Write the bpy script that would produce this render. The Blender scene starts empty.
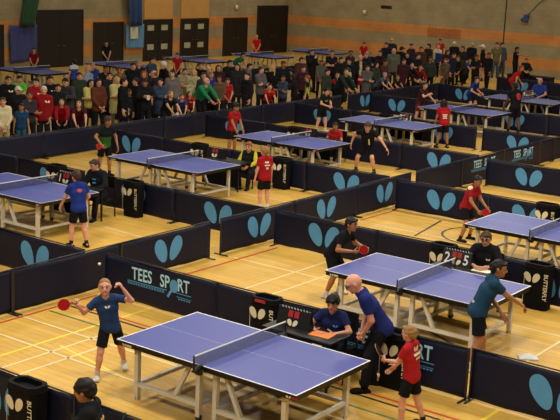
import bpy, bmesh, math, random
import numpy as np
from mathutils import Vector, Matrix
random.seed(7)
S = bpy.context.scene
COL = S.collection
PI = math.pi

# ------------------------------------------------------------------ materials
def lin(c):
    return tuple((v/12.92 if v <= .04045 else ((v+.055)/1.055)**2.4) for v in c)
def rgb(r, g, b): return lin((r/255, g/255, b/255))
MATS = {}
def mat(name, col, rough=.7, noise=.0, scale=8, metal=0, spec=.5, bump=0, bscale=60):
    if name in MATS: return MATS[name]
    m = bpy.data.materials.new(name); m.use_nodes = True
    nt = m.node_tree; b = nt.nodes['Principled BSDF']
    b.inputs['Roughness'].default_value = rough
    b.inputs['Metallic'].default_value = metal
    b.inputs['Specular IOR Level'].default_value = spec
    b.inputs['Base Color'].default_value = (*col, 1)
    if noise or bump:
        tc = nt.nodes.new('ShaderNodeTexCoord')
    if noise:
        n = nt.nodes.new('ShaderNodeTexNoise'); n.inputs['Scale'].default_value = scale; n.inputs['Detail'].default_value = 4
        nt.links.new(tc.outputs['Object'], n.inputs['Vector'])
        mx = nt.nodes.new('ShaderNodeMix'); mx.data_type = 'RGBA'
        mx.inputs[6].default_value = (*[v*(1-noise) for v in col], 1)
        mx.inputs[7].default_value = (*[min(1, v*(1+noise)) for v in col], 1)
        nt.links.new(n.outputs['Fac'], mx.inputs[0]); nt.links.new(mx.outputs[2], b.inputs['Base Color'])
    if bump:
        n2 = nt.nodes.new('ShaderNodeTexNoise'); n2.inputs['Scale'].default_value = bscale
        nt.links.new(tc.outputs['Object'], n2.inputs['Vector'])
        bp = nt.nodes.new('ShaderNodeBump'); bp.inputs['Strength'].default_value = bump; bp.inputs['Distance'].default_value = .01
        nt.links.new(n2.outputs['Fac'], bp.inputs['Height']); nt.links.new(bp.outputs['Normal'], b.inputs['Normal'])
    MATS[name] = m
    return m
def fabric(c):
    """woven cloth of an sRGB colour"""
    return mat('fabric_%d_%d_%d' % c, rgb(*c), .88, .14, 14, 0, .1, .25, 90)

# ------------------------------------------------------------------ objects
def link(name, me, parent=None, mats=None, loc=None, rot=None):
    o = bpy.data.objects.new(name, me); COL.objects.link(o)
    if parent is not None: o.parent = parent
    if loc is not None: o.location = loc
    if rot is not None: o.rotation_euler = rot
    if mats is not None and me is not None and len(me.materials) == 0:
        for m in (mats if isinstance(mats, (list, tuple)) else [mats]): me.materials.append(m)
    return o
def tag(o, label=None, cat=None, group=None, kind=None):
    if label: o['label'] = label
    if cat: o['category'] = cat
    if group: o['group'] = group
    if kind: o['kind'] = kind
    return o
def thing(name, label, cat, loc=(0, 0, 0), rz=0, group=None):
    o = link(name, None, None, None, loc, (0, 0, rz)); o.empty_display_size = .1
    return tag(o, label, cat, group)
def copy_tree(o, parent=None):
    c = o.copy(); COL.objects.link(c)
    if parent is not None: c.parent = parent
    for ch in list(o.children): copy_tree(ch, c)
    return c

class MB:
    """collects shapes into one mesh"""
    def __init__(s): s.v = []; s.f = []; s.m = []; s.sm = []
    def add(s, vs, fs, mi=0, smooth=False):
        k = len(s.v); s.v += [tuple(v) for v in vs]
        for f in fs: s.f.append(tuple(i+k for i in f)); s.m.append(mi); s.sm.append(smooth)
        return s
    def box(s, lo, hi, mi=0, bev=0):
        x0, y0, z0 = lo; x1, y1, z1 = hi
        if bev:
            bm = bmesh.new(); bmesh.ops.create_cube(bm, size=1)
            bmesh.ops.scale(bm, vec=(x1-x0, y1-y0, z1-z0), verts=bm.verts)
            bmesh.ops.bevel(bm, geom=bm.edges[:], offset=bev, segments=2, affect='EDGES', profile=.5)
            bmesh.ops.translate(bm, vec=((x0+x1)/2, (y0+y1)/2, (z0+z1)/2), verts=bm.verts)
            bm.verts.index_update()
            s.add([v.co[:] for v in bm.verts], [[v.index for v in f.verts] for f in bm.faces], mi); bm.free(); return s
        return s.add([(x0,y0,z0),(x1,y0,z0),(x1,y1,z0),(x0,y1,z0),(x0,y0,z1),(x1,y0,z1),(x1,y1,z1),(x0,y1,z1)],
              [(3,2,1,0),(4,5,6,7),(0,1,5,4),(1,2,6,5),(2,3,7,6),(3,0,4,7)], mi)
    def tube(s, pts, r, n=8, mi=0):
        pts = [Vector(p) for p in pts]; k = len(s.v); rs = r if isinstance(r, (list, tuple)) else [r]*len(pts)
        up = None
        for i, p in enumerate(pts):
            d = (pts[min(i+1, len(pts)-1)]-pts[max(i-1, 0)]).normalized()
            if up is None: up = Vector((0,0,1)) if abs(d.z) < .9 else Vector((1,0,0))
            a = d.cross(up).normalized(); b = a.cross(d).normalized(); up = b
            for j in range(n):
                t = 2*PI*j/n; s.v.append(tuple(p+a*math.cos(t)*rs[i]+b*math.sin(t)*rs[i]))
        for i in range(len(pts)-1):
            for j in range(n):
                s.f.append((k+i*n+j, k+i*n+(j+1)%n, k+(i+1)*n+(j+1)%n, k+(i+1)*n+j)); s.m.append(mi); s.sm.append(True)
        s.f.append(tuple(k+j for j in range(n))[::-1]); s.m.append(mi); s.sm.append(False)
        s.f.append(tuple(k+(len(pts)-1)*n+j for j in range(n))); s.m.append(mi); s.sm.append(False)
        return s
    def bar(s, a, b, w, h=None, mi=0):
        """square bar from a to b"""
        a = Vector(a); b = Vector(b); h = h or w; d = (b-a).normalized()
        up = Vector((0,0,1)) if abs(d.z) < .95 else Vector((0,1,0))
        x = d.cross(up).normalized(); y = x.cross(d).normalized()
        vs = [p+x*sx*w/2+y*sy*h/2 for p in (a, b) for sx, sy in ((-1,-1),(1,-1),(1,1),(-1,1))]
        return s.add(vs, [(0,1,2,3),(7,6,5,4),(1,0,4,5),(2,1,5,6),(3,2,6,7),(0,3,7,4)], mi)
    def ball(s, c, r, mi=0, n=12, m=8):
        rx, ry, rz = r if isinstance(r, (tuple, list)) else (r, r, r); k = len(s.v)
        vs = []; fs = []
        for i in range(m+1):
            t = PI*i/m
            for j in range(n):
                p = 2*PI*j/n; vs.append((c[0]+rx*math.sin(t)*math.cos(p), c[1]+ry*math.sin(t)*math.sin(p), c[2]+rz*math.cos(t)))
        for i in range(m):
            for j in range(n): fs.append((i*n+j, (i+1)*n+j, (i+1)*n+(j+1)%n, i*n+(j+1)%n))
        s.add(vs, fs, mi, True); return s
    def prism(s, poly, z0, z1, mi=0, top=None):
        """poly [(x,y)] ccw, optional different top polygon"""
        n = len(poly); top = top or poly
        vs = [(x,y,z0) for x,y in poly]+[(x,y,z1) for x,y in top]
        fs = [tuple(range(n))[::-1], tuple(range(n, 2*n))]+[(i,(i+1)%n,n+(i+1)%n,n+i) for i in range(n)]
        return s.add(vs, fs, mi)
    def disc_stack(s, c, ax, ay, nrm, rx, ry, t, mi=0, n=24):
        """elliptic slab centred at c"""
        c = Vector(c); ax = Vector(ax); ay = Vector(ay); nrm = Vector(nrm)
        vs = [c+ax*rx*math.cos(2*PI*j/n)+ay*ry*math.sin(2*PI*j/n)+nrm*q for q in (-t/2, t/2) for j in range(n)]
        fs = [tuple(range(n))[::-1], tuple(range(n, 2*n))]+[(j,(j+1)%n,n+(j+1)%n,n+j) for j in range(n)]
        return s.add(vs, fs, mi)
    def mesh(s, name):
        me = bpy.data.meshes.new(name); me.from_pydata(s.v, [], s.f)
        me.polygons.foreach_set('material_index', s.m); me.polygons.foreach_set('use_smooth', s.sm); me.update()
        return me
    def build(s, name, mats, parent=None, loc=None, rot=None):
        return link(name, s.mesh(name), parent, mats, loc, rot)

_tx = {}
def text_faces(t):
    """2D outline triangles of a word, cap height 1, centred in x, baseline 0"""
    if t in _tx: return _tx[t]
    cu = bpy.data.curves.new('lettering', 'FONT'); cu.body = t; cu.size = 1; cu.align_x = 'CENTER'; cu.offset = .018; cu.resolution_u = 3
    o = bpy.data.objects.new('lettering', cu); COL.objects.link(o)
    dg = bpy.context.evaluated_depsgraph_get(); me = bpy.data.meshes.new_from_object(o.evaluated_get(dg))
    vs = [(v.co.x, v.co.y) for v in me.vertices]; fs = [tuple(p.vertices) for p in me.polygons]
    bpy.data.objects.remove(o); bpy.data.curves.remove(cu); bpy.data.meshes.remove(me)
    h = .73
    vs = [(x/h, y/h) for x, y in vs]; _tx[t] = (vs, fs)
    return _tx[t]
def wing_outline(side, n=28):
    """egg-shaped wing of the two-wing emblem; emblem is about 1.15 wide, 0.9 high, centred"""
    pts = []
    a = math.radians(27)*side
    for i in range(n):
        t = 2*PI*i/n; y = math.cos(t)*.46; x = math.sin(t)*(.275+.05*math.cos(t))
        xr = x*math.cos(a)+y*math.sin(a); yr = -x*math.sin(a)+y*math.cos(a)
        pts.append((xr+side*.36, yr))
    return pts
def emblem_faces():
    vs = []; fs = []
    for sd in (-1, 1):
        o = wing_outline(sd); c = (sum(p[0] for p in o)/len(o), sum(p[1] for p in o)/len(o)); k = len(vs); n = len(o)
        for q in (0, .5, 1):
            if q == 0: vs.append(c)
            else: vs += [(c[0]+(x-c[0])*q, c[1]+(y-c[1])*q) for x, y in o]
        for i in range(n):
            j = (i+1) % n
            fs.append((k, k+1+j, k+1+i)); fs.append((k+1+i, k+1+j, k+1+n+j, k+1+n+i))
    return vs, fs
EMB = emblem_faces()
def rect_faces(x0, y0, x1, y1, n=1):
    vs = []; fs = []
    for i in range(n+1):
        x = x0+(x1-x0)*i/n; vs += [(x, y0), (x, y1)]
    for i in range(n): fs.append((2*i, 2*i+2, 2*i+3, 2*i+1))
    return vs, fs
def disc_faces(rx, ry, n=16, k=4):
    vs = [(0, 0)]; fs = [(0, 1+i, 1+(i+1) % n) for i in range(n)]
    for j in range(1, k+1): vs += [(rx*j/k*math.cos(2*PI*i/n), ry*j/k*math.sin(2*PI*i/n)) for i in range(n)]
    for j in range(k-1): fs += [(1+j*n+i, 1+(j+1)*n+i, 1+(j+1)*n+(i+1) % n, 1+j*n+(i+1) % n) for i in range(n)]
    return vs, fs
def flat_mesh(items, fn, name):
    """items [(vs2d, fs)], fn maps (x,y) to 3D"""
    mb = MB()
    for vs, fs in items: mb.add([fn(x, y) for x, y in vs], fs, 0, False)
    return mb.mesh(name)
def place2(vs_fs, sx, sy, ox, oy, ang=0):
    vs, fs = vs_fs; c, s_ = math.cos(ang), math.sin(ang)
    return [((x*sx)*c-(y*sy)*s_+ox, (x*sx)*s_+(y*sy)*c+oy) for x, y in vs], fs

# ------------------------------------------------------------------ signed-distance bodies
class Sdf:
    def __init__(s, lo, hi, vx):
        s.vx = vx; s.lo = np.array(lo, np.float32); s.n = np.ceil((np.array(hi)-s.lo)/vx).astype(int)+1
        s.d = np.full(s.n, .2, np.float32)
        s.ax = [(s.lo[i]+vx*np.arange(s.n[i])).astype(np.float32) for i in range(3)]
    def sub(s, lo, hi, mg):
        i0 = np.maximum(0, np.floor((lo-mg-s.lo)/s.vx).astype(int)); i1 = np.minimum(s.n, np.ceil((hi+mg-s.lo)/s.vx).astype(int)+1)
        if np.any(i1 <= i0): return None, None
        sl = tuple(slice(a, b) for a, b in zip(i0, i1))
        X = s.ax[0][sl[0]][:, None, None]; Y = s.ax[1][sl[1]][None, :, None]; Z = s.ax[2][sl[2]][None, None, :]
        return sl, (X, Y, Z)
    def put(s, sl, e, k, op='u', clip=None, P=None):
        if clip is not None:
            for c, n in clip:
                X, Y, Z = P; e = np.maximum(e, (X-c[0])*n[0]+(Y-c[1])*n[1]+(Z-c[2])*n[2])
        d = s.d[sl]
        if op == 's':
            h = np.clip(.5-.5*(d+e)/max(k, 1e-5), 0, 1); s.d[sl] = d*(1-h)+(-e)*h+k*h*(1-h)
        elif k <= 0: s.d[sl] = np.minimum(d, e)
        else:
            h = np.maximum(k-np.abs(d-e), 0)/k; s.d[sl] = np.minimum(d, e)-h*h*k*.25
    def cone(s, a, b, ra, rb, k=.02, op='u', clip=None, sq=None):
        a = np.array(a, np.float32); b = np.array(b, np.float32)
        r = max(ra, rb); sl, P = s.sub(np.minimum(a, b)-r, np.maximum(a, b)+r, k+2.5*s.vx)
        if sl is None: return
        X, Y, Z = P; ba = b-a; L = float(ba@ba)+1e-9
        t = np.clip(((X-a[0])*ba[0]+(Y-a[1])*ba[1]+(Z-a[2])*ba[2])/L, 0, 1)
        e = np.sqrt((X-a[0]-t*ba[0])**2+(Y-a[1]-t*ba[1])**2+(Z-a[2]-t*ba[2])**2)-(ra+(rb-ra)*t)
        s.put(sl, e, k, op, clip, P)
    def ell(s, c, R, r, k=.02, op='u', clip=None):
        """R rows = axes"""
        c = np.array(c, np.float32); r = np.array(r, np.float32); R = np.array(R, np.float32); m = float(r.max())
        sl, P = s.sub(c-m, c+m, k+2.5*s.vx)
        if sl is None: return
        X, Y, Z = P[0]-c[0], P[1]-c[1], P[2]-c[2]
        q = [X*R[i][0]+Y*R[i][1]+Z*R[i][2] for i in range(3)]
        k0 = np.sqrt(sum((q[i]/r[i])**2 for i in range(3))); k1 = np.sqrt(sum((q[i]/r[i]**2)**2 for i in range(3)))+1e-6
        s.put(sl, k0*(k0-1)/k1, k, op, clip, P)
    def rbox(s, c, R, h, rad, k=0, op='u', clip=None):
        c = np.array(c, np.float32); R = np.array(R, np.float32); m = float(np.linalg.norm(h))
        sl, P = s.sub(c-m, c+m, k+2.5*s.vx)
        if sl is None: return
        X, Y, Z = P[0]-c[0], P[1]-c[1], P[2]-c[2]
        q = [np.abs(X*R[i][0]+Y*R[i][1]+Z*R[i][2])-(h[i]-rad) for i in range(3)]
        e = np.sqrt(sum(np.maximum(v, 0)**2 for v in q))+np.minimum(np.maximum(np.maximum(q[0], q[1]), q[2]), 0)-rad
        s.put(sl, e, k, op, clip, P)
    def mesh(s, name, largest=True):
        d = s.d; ins = d < 0
        c = [ins[i:ins.shape[0]-1+i, j:ins.shape[1]-1+j, k:ins.shape[2]-1+k] for i in (0,1) for j in (0,1) for k in (0,1)]
        cnt = sum(x.astype(np.int8) for x in c); act = (cnt > 0) & (cnt < 8)
        idx = np.argwhere(act)
        if len(idx) == 0: return None
        off = [(i,j,k) for i in (0,1) for j in (0,1) for k in (0,1)]
        val = np.stack([d[idx[:,0]+o[0], idx[:,1]+o[1], idx[:,2]+o[2]] for o in off], 1)
        acc = np.zeros((len(idx), 3)); n = np.zeros(len(idx))
        for a in range(8):
            for b in range(a+1, 8):
                if sum(abs(off[a][q]-off[b][q]) for q in range(3)) != 1: continue
                va, vb = val[:, a], val[:, b]; m = (va < 0) != (vb < 0)
                t = np.where(m, va/np.where(m, va-vb, 1), 0)
                pa = np.array(off[a], float); pb = np.array(off[b], float)
                acc += np.where(m[:, None], pa+t[:, None]*(pb-pa), 0); n += m
        V = (idx+acc/n[:, None])*s.vx+s.lo
        vid = np.full(act.shape, -1, np.int64); vid[tuple(idx.T)] = np.arange(len(idx))
        F = []
        for ax in range(3):
            a1, a2 = (ax+1) % 3, (ax+2) % 3
            sa = [slice(None)]*3; sb = [slice(None)]*3; sa[ax] = slice(0, -1); sb[ax] = slice(1, None)
            ch = ins[tuple(sa)] != ins[tuple(sb)]
            e = np.argwhere(ch); e = e[(e[:, a1] > 0) & (e[:, a2] > 0) & (e[:, a1] < act.shape[a1]) & (e[:, a2] < act.shape[a2])]
            if len(e) == 0: continue
            pos = ins[tuple(e.T)]
            q = []
            for o1, o2 in ((0,0),(-1,0),(-1,-1),(0,-1)):
                g = e.copy(); g[:, a1] += o1; g[:, a2] += o2; q.append(vid[tuple(g.T)])
            q = np.stack(q, 1); q[~pos] = q[~pos][:, ::-1]; F.append(q)
        F = np.concatenate(F); F = F[(F >= 0).all(1)]
        if largest:   # keep connected pieces above a handful of faces
            lab = np.arange(len(V))
            for _ in range(400):
                m = lab[F].min(1); new = lab.copy()
                for q in range(4): np.minimum.at(new, F[:, q], m)
                new = new[new]
                if (new == lab).all(): break
                lab = new
            u, cn = np.unique(lab, return_counts=True)
            if len(u) > 1:
                big = u[cn.argmax()] if largest == 1 else None
                keep = (lab == big); F = F[keep[F[:, 0]]]
                mp = np.cumsum(keep)-1; V = V[keep]; F = mp[F]
        me = bpy.data.meshes.new(name)
        me.vertices.add(len(V)); me.vertices.foreach_set('co', V.astype(np.float32).ravel())
        me.loops.add(4*len(F)); me.loops.foreach_set('vertex_index', F.astype(np.int32).ravel())
        me.polygons.add(len(F)); me.polygons.foreach_set('loop_start', np.arange(0, 4*len(F), 4, dtype=np.int32))
        me.polygons.foreach_set('use_smooth', np.ones(len(F), bool))
        me.update(calc_edges=True); me.validate()
        return me

# ------------------------------------------------------------------ people
def nz(v): v = np.array(v, float); return v/(np.linalg.norm(v)+1e-9)
def rotv(v, k, a):
    k = nz(k); return v*math.cos(a)+np.cross(k, v)*math.sin(a)+k*(k@v)*(1-math.cos(a))
def ik(a, t, l1, l2, pole):
    a = np.array(a, float); t = np.array(t, float); d = t-a; L = np.linalg.norm(d); mx = (l1+l2)*.995
    if L > mx: t = a+d*mx/L; L = mx
    L = max(L, abs(l1-l2)*1.05+1e-4)
    u = nz(d); p = np.array(pole, float); p = nz(p-u*(p@u))
    x = (l1*l1-l2*l2+L*L)/(2*L); h = math.sqrt(max(l1*l1-x*x, 0))
    return a+u*x+p*h, t
SKIN = {'fair': (214,160,128), 'pink': (220,158,132), 'tan': (172,118,82), 'brown': (112,74,50)}
HAIRC = {'brown': (62,42,28), 'dark': (24,18,16), 'blond': (190,150,92), 'fair': (150,112,66), 'grey': (150,142,132), 'white': (212,206,196), 'ginger': (136,74,38)}
POSES = {
 'stand': dict(),
 'hands_front': dict(LH=(.11,.05,.53), RH=(.11,-.05,.53), pole=(-.3,1,-.3)),
 'crossed': dict(LH=(.12,-.06,.66), RH=(.10,.06,.64), pole=(-.2,1,-.5)),
 'phone': dict(LH=(.17,.05,.70), RH=(.17,-.03,.68), head=(0,18), pole=(-.3,1,-.6)),
 'pockets': dict(LH=(.03,.11,.50), RH=(.03,-.11,.50), pole=(-1,.8,0)),
 'hip': dict(LH=(.0,.10,.56), RH=(.04,-.15,.47), pole=(-.6,1,0)),
 'mouth': dict(LH=(.05,.15,.47), RH=(.13,-.02,.80), pole=(-.1,1,-.8)),
 'point': dict(RH=(.33,-.12,.76), LH=(.03,.15,.47)),
 'lean': dict(pel=(-.16,0,.47), lean=42, LH=(.27,.10,.47), RH=(.27,-.08,.47), head=(0,-30), pole=(-.2,1,-.6), LF=(-.20,.07,.045), RF=(-.10,-.07,.045)),
 'bend': dict(pel=(-.10,0,.50), lean=55, LH=(.30,.09,.40), RH=(.30,-.07,.38), head=(0,-10), LF=(-.02,.08,.045), RF=(.0,-.08,.045)),
 'sit': dict(pel=(0,0,.31), LF=(.24,.07,.045), RF=(.24,-.07,.045), LH=(.22,.07,.40), RH=(.22,-.06,.40), lean=8, pole=(-.4,1,-.4)),
}
def person(label, x, y, hd, H, pose='stand', skin='fair', hair='brown', hs='short', top=('tee', (40,40,44)), legs=('trousers', (28,28,32)),
           shoes=(30,28,28), vx=.02, hscale=1.0, girth=1.0, over=None, group=None, eyes=False, extra=None, z=0, sole=None):
    p = dict(pel=(0,0,.525), lean=0, side=0, twist=0, head=(0,4), LF=(.02,.06,.045), RF=(-.02,-.06,.045), LH=(.04,.155,.46), RH=(.05,-.155,.46),
             pole=(-.8,.5,-.2), Lhand='relax', Rhand='relax', Lyaw=8, Ryaw=-8)
    p.update(POSES[pose] if pose else {}); p.update(over or {})
    root = thing('person', label, 'person', (x, y, z), math.radians(hd), group)
    A = lambda v: np.array(v, float)*H
    # --- skeleton
    u = np.array([0,0,1.]); f = np.array([1.,0,0]); l = np.array([0,1.,0])
    le, sd, tw = math.radians(p['lean']), math.radians(p['side']), math.radians(p['twist'])
    pel = A(p['pel'])
    U = rotv(rotv(u, l, le), f, -sd); Fp = rotv(f, l, le*.55); Lp = l.copy()
    F = nz(rotv(f, l, le)-0*u); F = nz(F-U*(F@U)); Lc = np.cross(U, F)
    F = rotv(F, U, tw); Lc = rotv(Lc, U, tw); Lp = nz(rotv(l, u, tw*.3)); Up = nz(u*.55+U*.45)
    hipL, hipR = pel+Lp*.048*H, pel-Lp*.048*H
    shc = pel+U*.285*H; shL, shR = shc+Lc*.098*H*girth**.5, shc-Lc*.098*H*girth**.5
    nb = pel+U*.318*H+F*.0*H
    hy, hp = math.radians(p['head'][0]), math.radians(p['head'][1])
    # head frame starts from half the lean of the torso
    hu = nz(rotv(u, l, le*.45+hp)); hf = nz(rotv(f, l, le*.45+hp)); hu = nz(rotv(hu, f, -sd*.4))
    tt = tw*.6+hy; hf = rotv(hf, u, tt); hu = rotv(hu, u, tt); hf = nz(hf-hu*(hf@hu)); hl = np.cross(hu, hf)
    hk = H*hscale
    hc = nb+nz(U+hu)*.042*H+hu*.052*hk+hf*.012*H
    el = {}; ha = {}; kn = {}; an = {}
    for sgn, S_, sh, hip in ((1,'L',shL,hipL), (-1,'R',shR,hipR)):
        po = p.get(S_+'pole', p['pole']); po = (po[0], po[1]*sgn, po[2]) if S_+'pole' not in p else po
        el[S_], ha[S_] = ik(sh, A(p[S_+'H']), .165*H, .15*H, po)
        yw = math.radians(p[S_+'yaw']); fo = np.array([math.cos(yw), math.sin(yw), 0])
        kn[S_], an[S_] = ik(hip, A(p[S_+'F'][:3]), .245*H, .238*H, fo+np.array([0,.08*sgn,.0]))
    pts = np.array([pel, shL, shR, hc, hipL, hipR, *el.values(), *ha.values(), *kn.values(), *an.values()])
    lo, hi = pts.min(0)-.17*H, pts.max(0)+.17*H; lo[2] = max(lo[2], -.01*H-2*vx)
    g = girth
    def torso(s, off, k, lowclip=None):
        cl = [lowclip] if lowclip else None
        s.cone(pel+Lp*.038*H, pel-Lp*.038*H, (.056*g+off)*H, (.056*g+off)*H, k, clip=cl)
        w = pel+U*.11*H; s.cone(w+Lc*.03*H, w-Lc*.03*H, (.049*g+off)*H, (.049*g+off)*H, k, clip=cl)
        w = pel+U*.20*H; s.cone(w+Lc*.05*H, w-Lc*.05*H, (.054*g+off)*H, (.054*g+off)*H, k, clip=cl)
        s.cone(shL-Lc*.012*H-U*.008*H, shR+Lc*.012*H-U*.008*H, (.034+off)*H, (.034+off)*H, k)
        s.cone(shc+U*.012*H+Lc*.045*H, nb, (.028+off)*H, (.03+off)*H, k); s.cone(shc+U*.012*H-Lc*.045*H, nb, (.028+off)*H, (.03+off)*H, k)
    # --- body: one continuous surface
    s = Sdf(lo, hi, vx); k = .03*H
    torso(s, -.004, k)
    s.cone(nb-U*.02*H, hc-hu*.03*hk, .031*H, .030*H, .02*H)
    for S_, sh, hip in (('L',shL,hipL), ('R',shR,hipR)):
        s.cone(sh, el[S_], .030*H*g**.5, .024*H, .02*H); s.cone(el[S_], ha[S_], .0245*H, .0165*H, .012*H)
        s.cone(hip, kn[S_], .054*H*g**.5, .034*H, .02*H)
        m = kn[S_]+(an[S_]-kn[S_])*.32; s.cone(kn[S_], m, .033*H, .034*H, .012*H); s.cone(m, an[S_], .034*H, .021*H, .012*H)
        yw = math.radians(p[S_+'yaw']); fo = np.array([math.cos(yw), math.sin(yw), 0])
        dz = p[S_+'F'][3] if len(p[S_+'F']) > 3 else 0; fo = nz(fo+np.array([0,0,-dz]))
        s.cone(an[S_]-fo*.02*H-u*.016*H, an[S_]+fo*.07*H-u*.024*H, .019*H, .014*H, .015*H)
        # hand with palm, four unequal fingers and a thumb
        d = nz(ha[S_]-el[S_]); sgn = 1 if S_ == 'L' else -1
        n = p.get(S_+'palm'); n = nz(np.array(n, float)-d*(np.array(n, float)@d)) if n is not None else nz(-Lc*sgn-d*(-Lc*sgn@d))
        t = np.cross(d, n)*(-sgn); t = nz(t)
        if S_ == 'L': t = nz(np.cross(n, d))*-1*-1
        t = nz(t)
        if t@(F+.001*u) < 0 and p.get(S_+'palm') is None: t = -t
        hand = p[S_+'hand']; W = ha[S_]; fr = max(.0062*H, vx*.72); hs_ = H*.97
        s.ell(W+d*.046*hs_, np.array([d, t, n]), (.040*hs_, .026*hs_, max(.013*hs_, vx*.9)), .01*H)
        cur = {'relax': (18,28,22), 'grip': (55,75,60), 'fist': (75,85,70), 'flat': (3,5,4)}[hand]
        for q, ln in ((-1.5,.8), (-.5,.95), (.5,1.0), (1.5,.92)):
            a = W+d*.074*hs_+t*q*.0125*hs_; dd = nz(d+t*q*.05)
            for b_, (c_, L_) in enumerate(zip(cur, (.040, .027, .022))):
                dd = nz(rotv(dd, np.cross(dd, n), math.radians(c_))); e_ = a+dd*L_*ln*hs_*.92
                s.cone(a, e_, fr*(1-.08*b_), fr*(.94-.08*b_), .003*H); a = e_
        a = W+d*.024*hs_+t*.020*hs_; dd = nz(d*.62+t*.62+n*.3) if hand in ('relax','flat') else nz(d*.7+t*.35+n*.6)
        for L_ in (.030, .024):
            e_ = a+dd*L_*hs_; s.cone(a, e_, fr*1.1, fr, .006*H); a = e_; dd = nz(dd+n*.35+d*.3)
    R3 = np.array([hf, hl, hu])
    s.ell(hc+hu*.006*hk-hf*.006*hk, R3, (.061*hk, .050*hk, .060*hk), .015*H)
    s.ell(hc+hf*.016*hk-hu*.030*hk, R3, (.042*hk, .038*hk, .042*hk), .02*H)
    s.cone(hc+hf*.044*hk-hu*.055*hk, hc+hf*.040*hk-hu*.052*hk, .014*hk, .016*hk, .012*H)
    for q in (-1, 1):
        s.ell(hc+hl*q*.0505*hk-hu*.006*hk-hf*.004*hk, R3, (.013*hk, .007*hk, .020*hk), .004*H)
        s.cone(hc+hf*.062*hk+hl*q*.021*hk+hu*.006*hk, hc+hf*.064*hk+hl*q*.022*hk+hu*.006*hk, .010*hk, .010*hk, .010*H, op='s')
        s.cone(hc+hf*.050*hk+hl*q*.012*hk+hu*.020*hk, hc+hf*.044*hk+hl*q*.033*hk+hu*.020*hk, .008*hk, .007*hk, .008*H)
    s.cone(hc+hf*.054*hk+hu*.006*hk, hc+hf*.066*hk-hu*.014*hk, .006*hk, .0095*hk, .008*H)
    s.cone(hc+hf*.052*hk-hu*.033*hk+hl*.010*hk, hc+hf*.052*hk-hu*.033*hk-hl*.010*hk, .0065*hk, .0065*hk, .006*H)
    me = s.mesh('body')
    nv = len(me.polygons); cen = np.empty(nv*3, np.float32); me.polygons.foreach_get('center', cen); cen = cen.reshape(-1, 3)-hc
    lf, ll, lu = cen@hf/hk, cen@hl/hk, cen@hu/hk; mi = np.zeros(nv, np.int32); tol = vx/hk*.5
    mi[(lf > .035) & (np.abs(ll) < .016+tol*.5) & (np.abs(lu+.034) < max(.0055, tol))] = 1
    mi[(lf > .03) & (np.abs(np.abs(ll)-.022) < .012+tol*.3) & (np.abs(lu-.0225) < max(.0045, tol*.75))] = 2
    if not eyes: mi[(lf > .035) & (np.abs(np.abs(ll)-.0205) < max(.008, tol)) & (np.abs(lu-.006) < max(.006, tol))] = 3
    me.polygons.foreach_set('material_index', mi)
    sk = SKIN[skin]; hcol = HAIRC[hair]
    skm = mat('skin_'+skin, rgb(*sk), .55, .08, 20, 0, .35)
    hm = mat('hair_'+hair, rgb(*hcol), .6, .35, 60, 0, .3, .5, 120)
    link('body', me, root, [skm, mat('lips_'+skin, rgb(int(sk[0]*.82), int(sk[1]*.6), int(sk[2]*.58)), .5), hm, mat('eye_dark', rgb(34,26,22), .3)])
    if eyes:
        for q in (-1, 1):
            c = hc+hf*.0515*hk+hl*q*.0205*hk+hu*.005*hk; mb = MB()
            mb.ball((0,0,0), .0074*hk, 0, 14, 10); e = mb.mesh('eye')
            for pl in e.polygons:
                ct = np.array(pl.center); 
                if ct@hf > .0030*hk: pl.material_index = 1
            link('eye', e, root, [mat('eye_white', rgb(126,108,96), .6), mat('eye_dark', rgb(34,26,22), .3)], tuple(c))
    # --- hair
    if hs != 'bald':
        s = Sdf(hc-.22*hk, hc+.14*hk, max(vx*.8, .009))
        if hs == 'long': s = Sdf(hc-np.array([.16,.16,.30])*hk, hc+np.array([.16,.16,.14])*hk, max(vx*.8, .010))
        cl = [(hc+hf*.047*hk+hu*.041*hk, nz(hf*.68-hu*.73))]
        r = (.0665, .0545, .0655)
        if hs == 'crop': cl = [(hc+hf*.036*hk+hu*.052*hk, nz(hf*.74-hu*.66))]; r = (.0645, .0530, .0635)
        if hs == 'fringe': cl = [(hc+hf*.056*hk+hu*.026*hk, nz(hf*.62-hu*.78))]; r = (.070, .058, .068)
        if hs == 'cap': cl = [(hc+hf*.05*hk+hu*.026*hk, nz(hf*.5-hu*.86))]; r = (.069, .057, .068)
        if hs == 'balding': cl = [(hc-hf*.014*hk, nz(hf*.8-hu*.5)), (hc+hu*.022*hk, nz(hu+hf*.25))]; r = (.0655, .0545, .063)
        s.ell(hc+hu*.0065*hk-hf*.0065*hk, R3, np.array(r)*hk, 0, clip=cl)
        if hs in ('short', 'fringe', 'long'):
            s.ell(hc-hf*.034*hk-hu*.022*hk, R3, (.031*hk, .042*hk, .034*hk), .010*hk)
            for q in (-1, 1): s.cone(hc+hl*q*.051*hk+hf*.012*hk+hu*.022*hk, hc+hl*q*.0505*hk+hf*.010*hk-hu*.002*hk, .006*hk, .004*hk, .006*hk)
        if hs == 'short':
            s.cone(hc+hf*.044*hk+hu*.050*hk+hl*.020*hk, hc+hf*.046*hk+hu*.049*hk-hl*.022*hk, .012*hk, .010*hk, .012*hk)
        if hs == 'wavy':
            for q in range(14):
                a = q*2.4; rr = .045; s.ell(hc+hu*(.045+.012*math.sin(q*1.7))*hk+hf*(-.012+.04*math.cos(a))*hk+hl*.04*math.sin(a)*hk, R3, (.026*hk,)*3, .014*hk)
            s.ell(hc-hf*.034*hk-hu*.012*hk, R3, (.042*hk, .052*hk, .05*hk), .012*hk)
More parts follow.
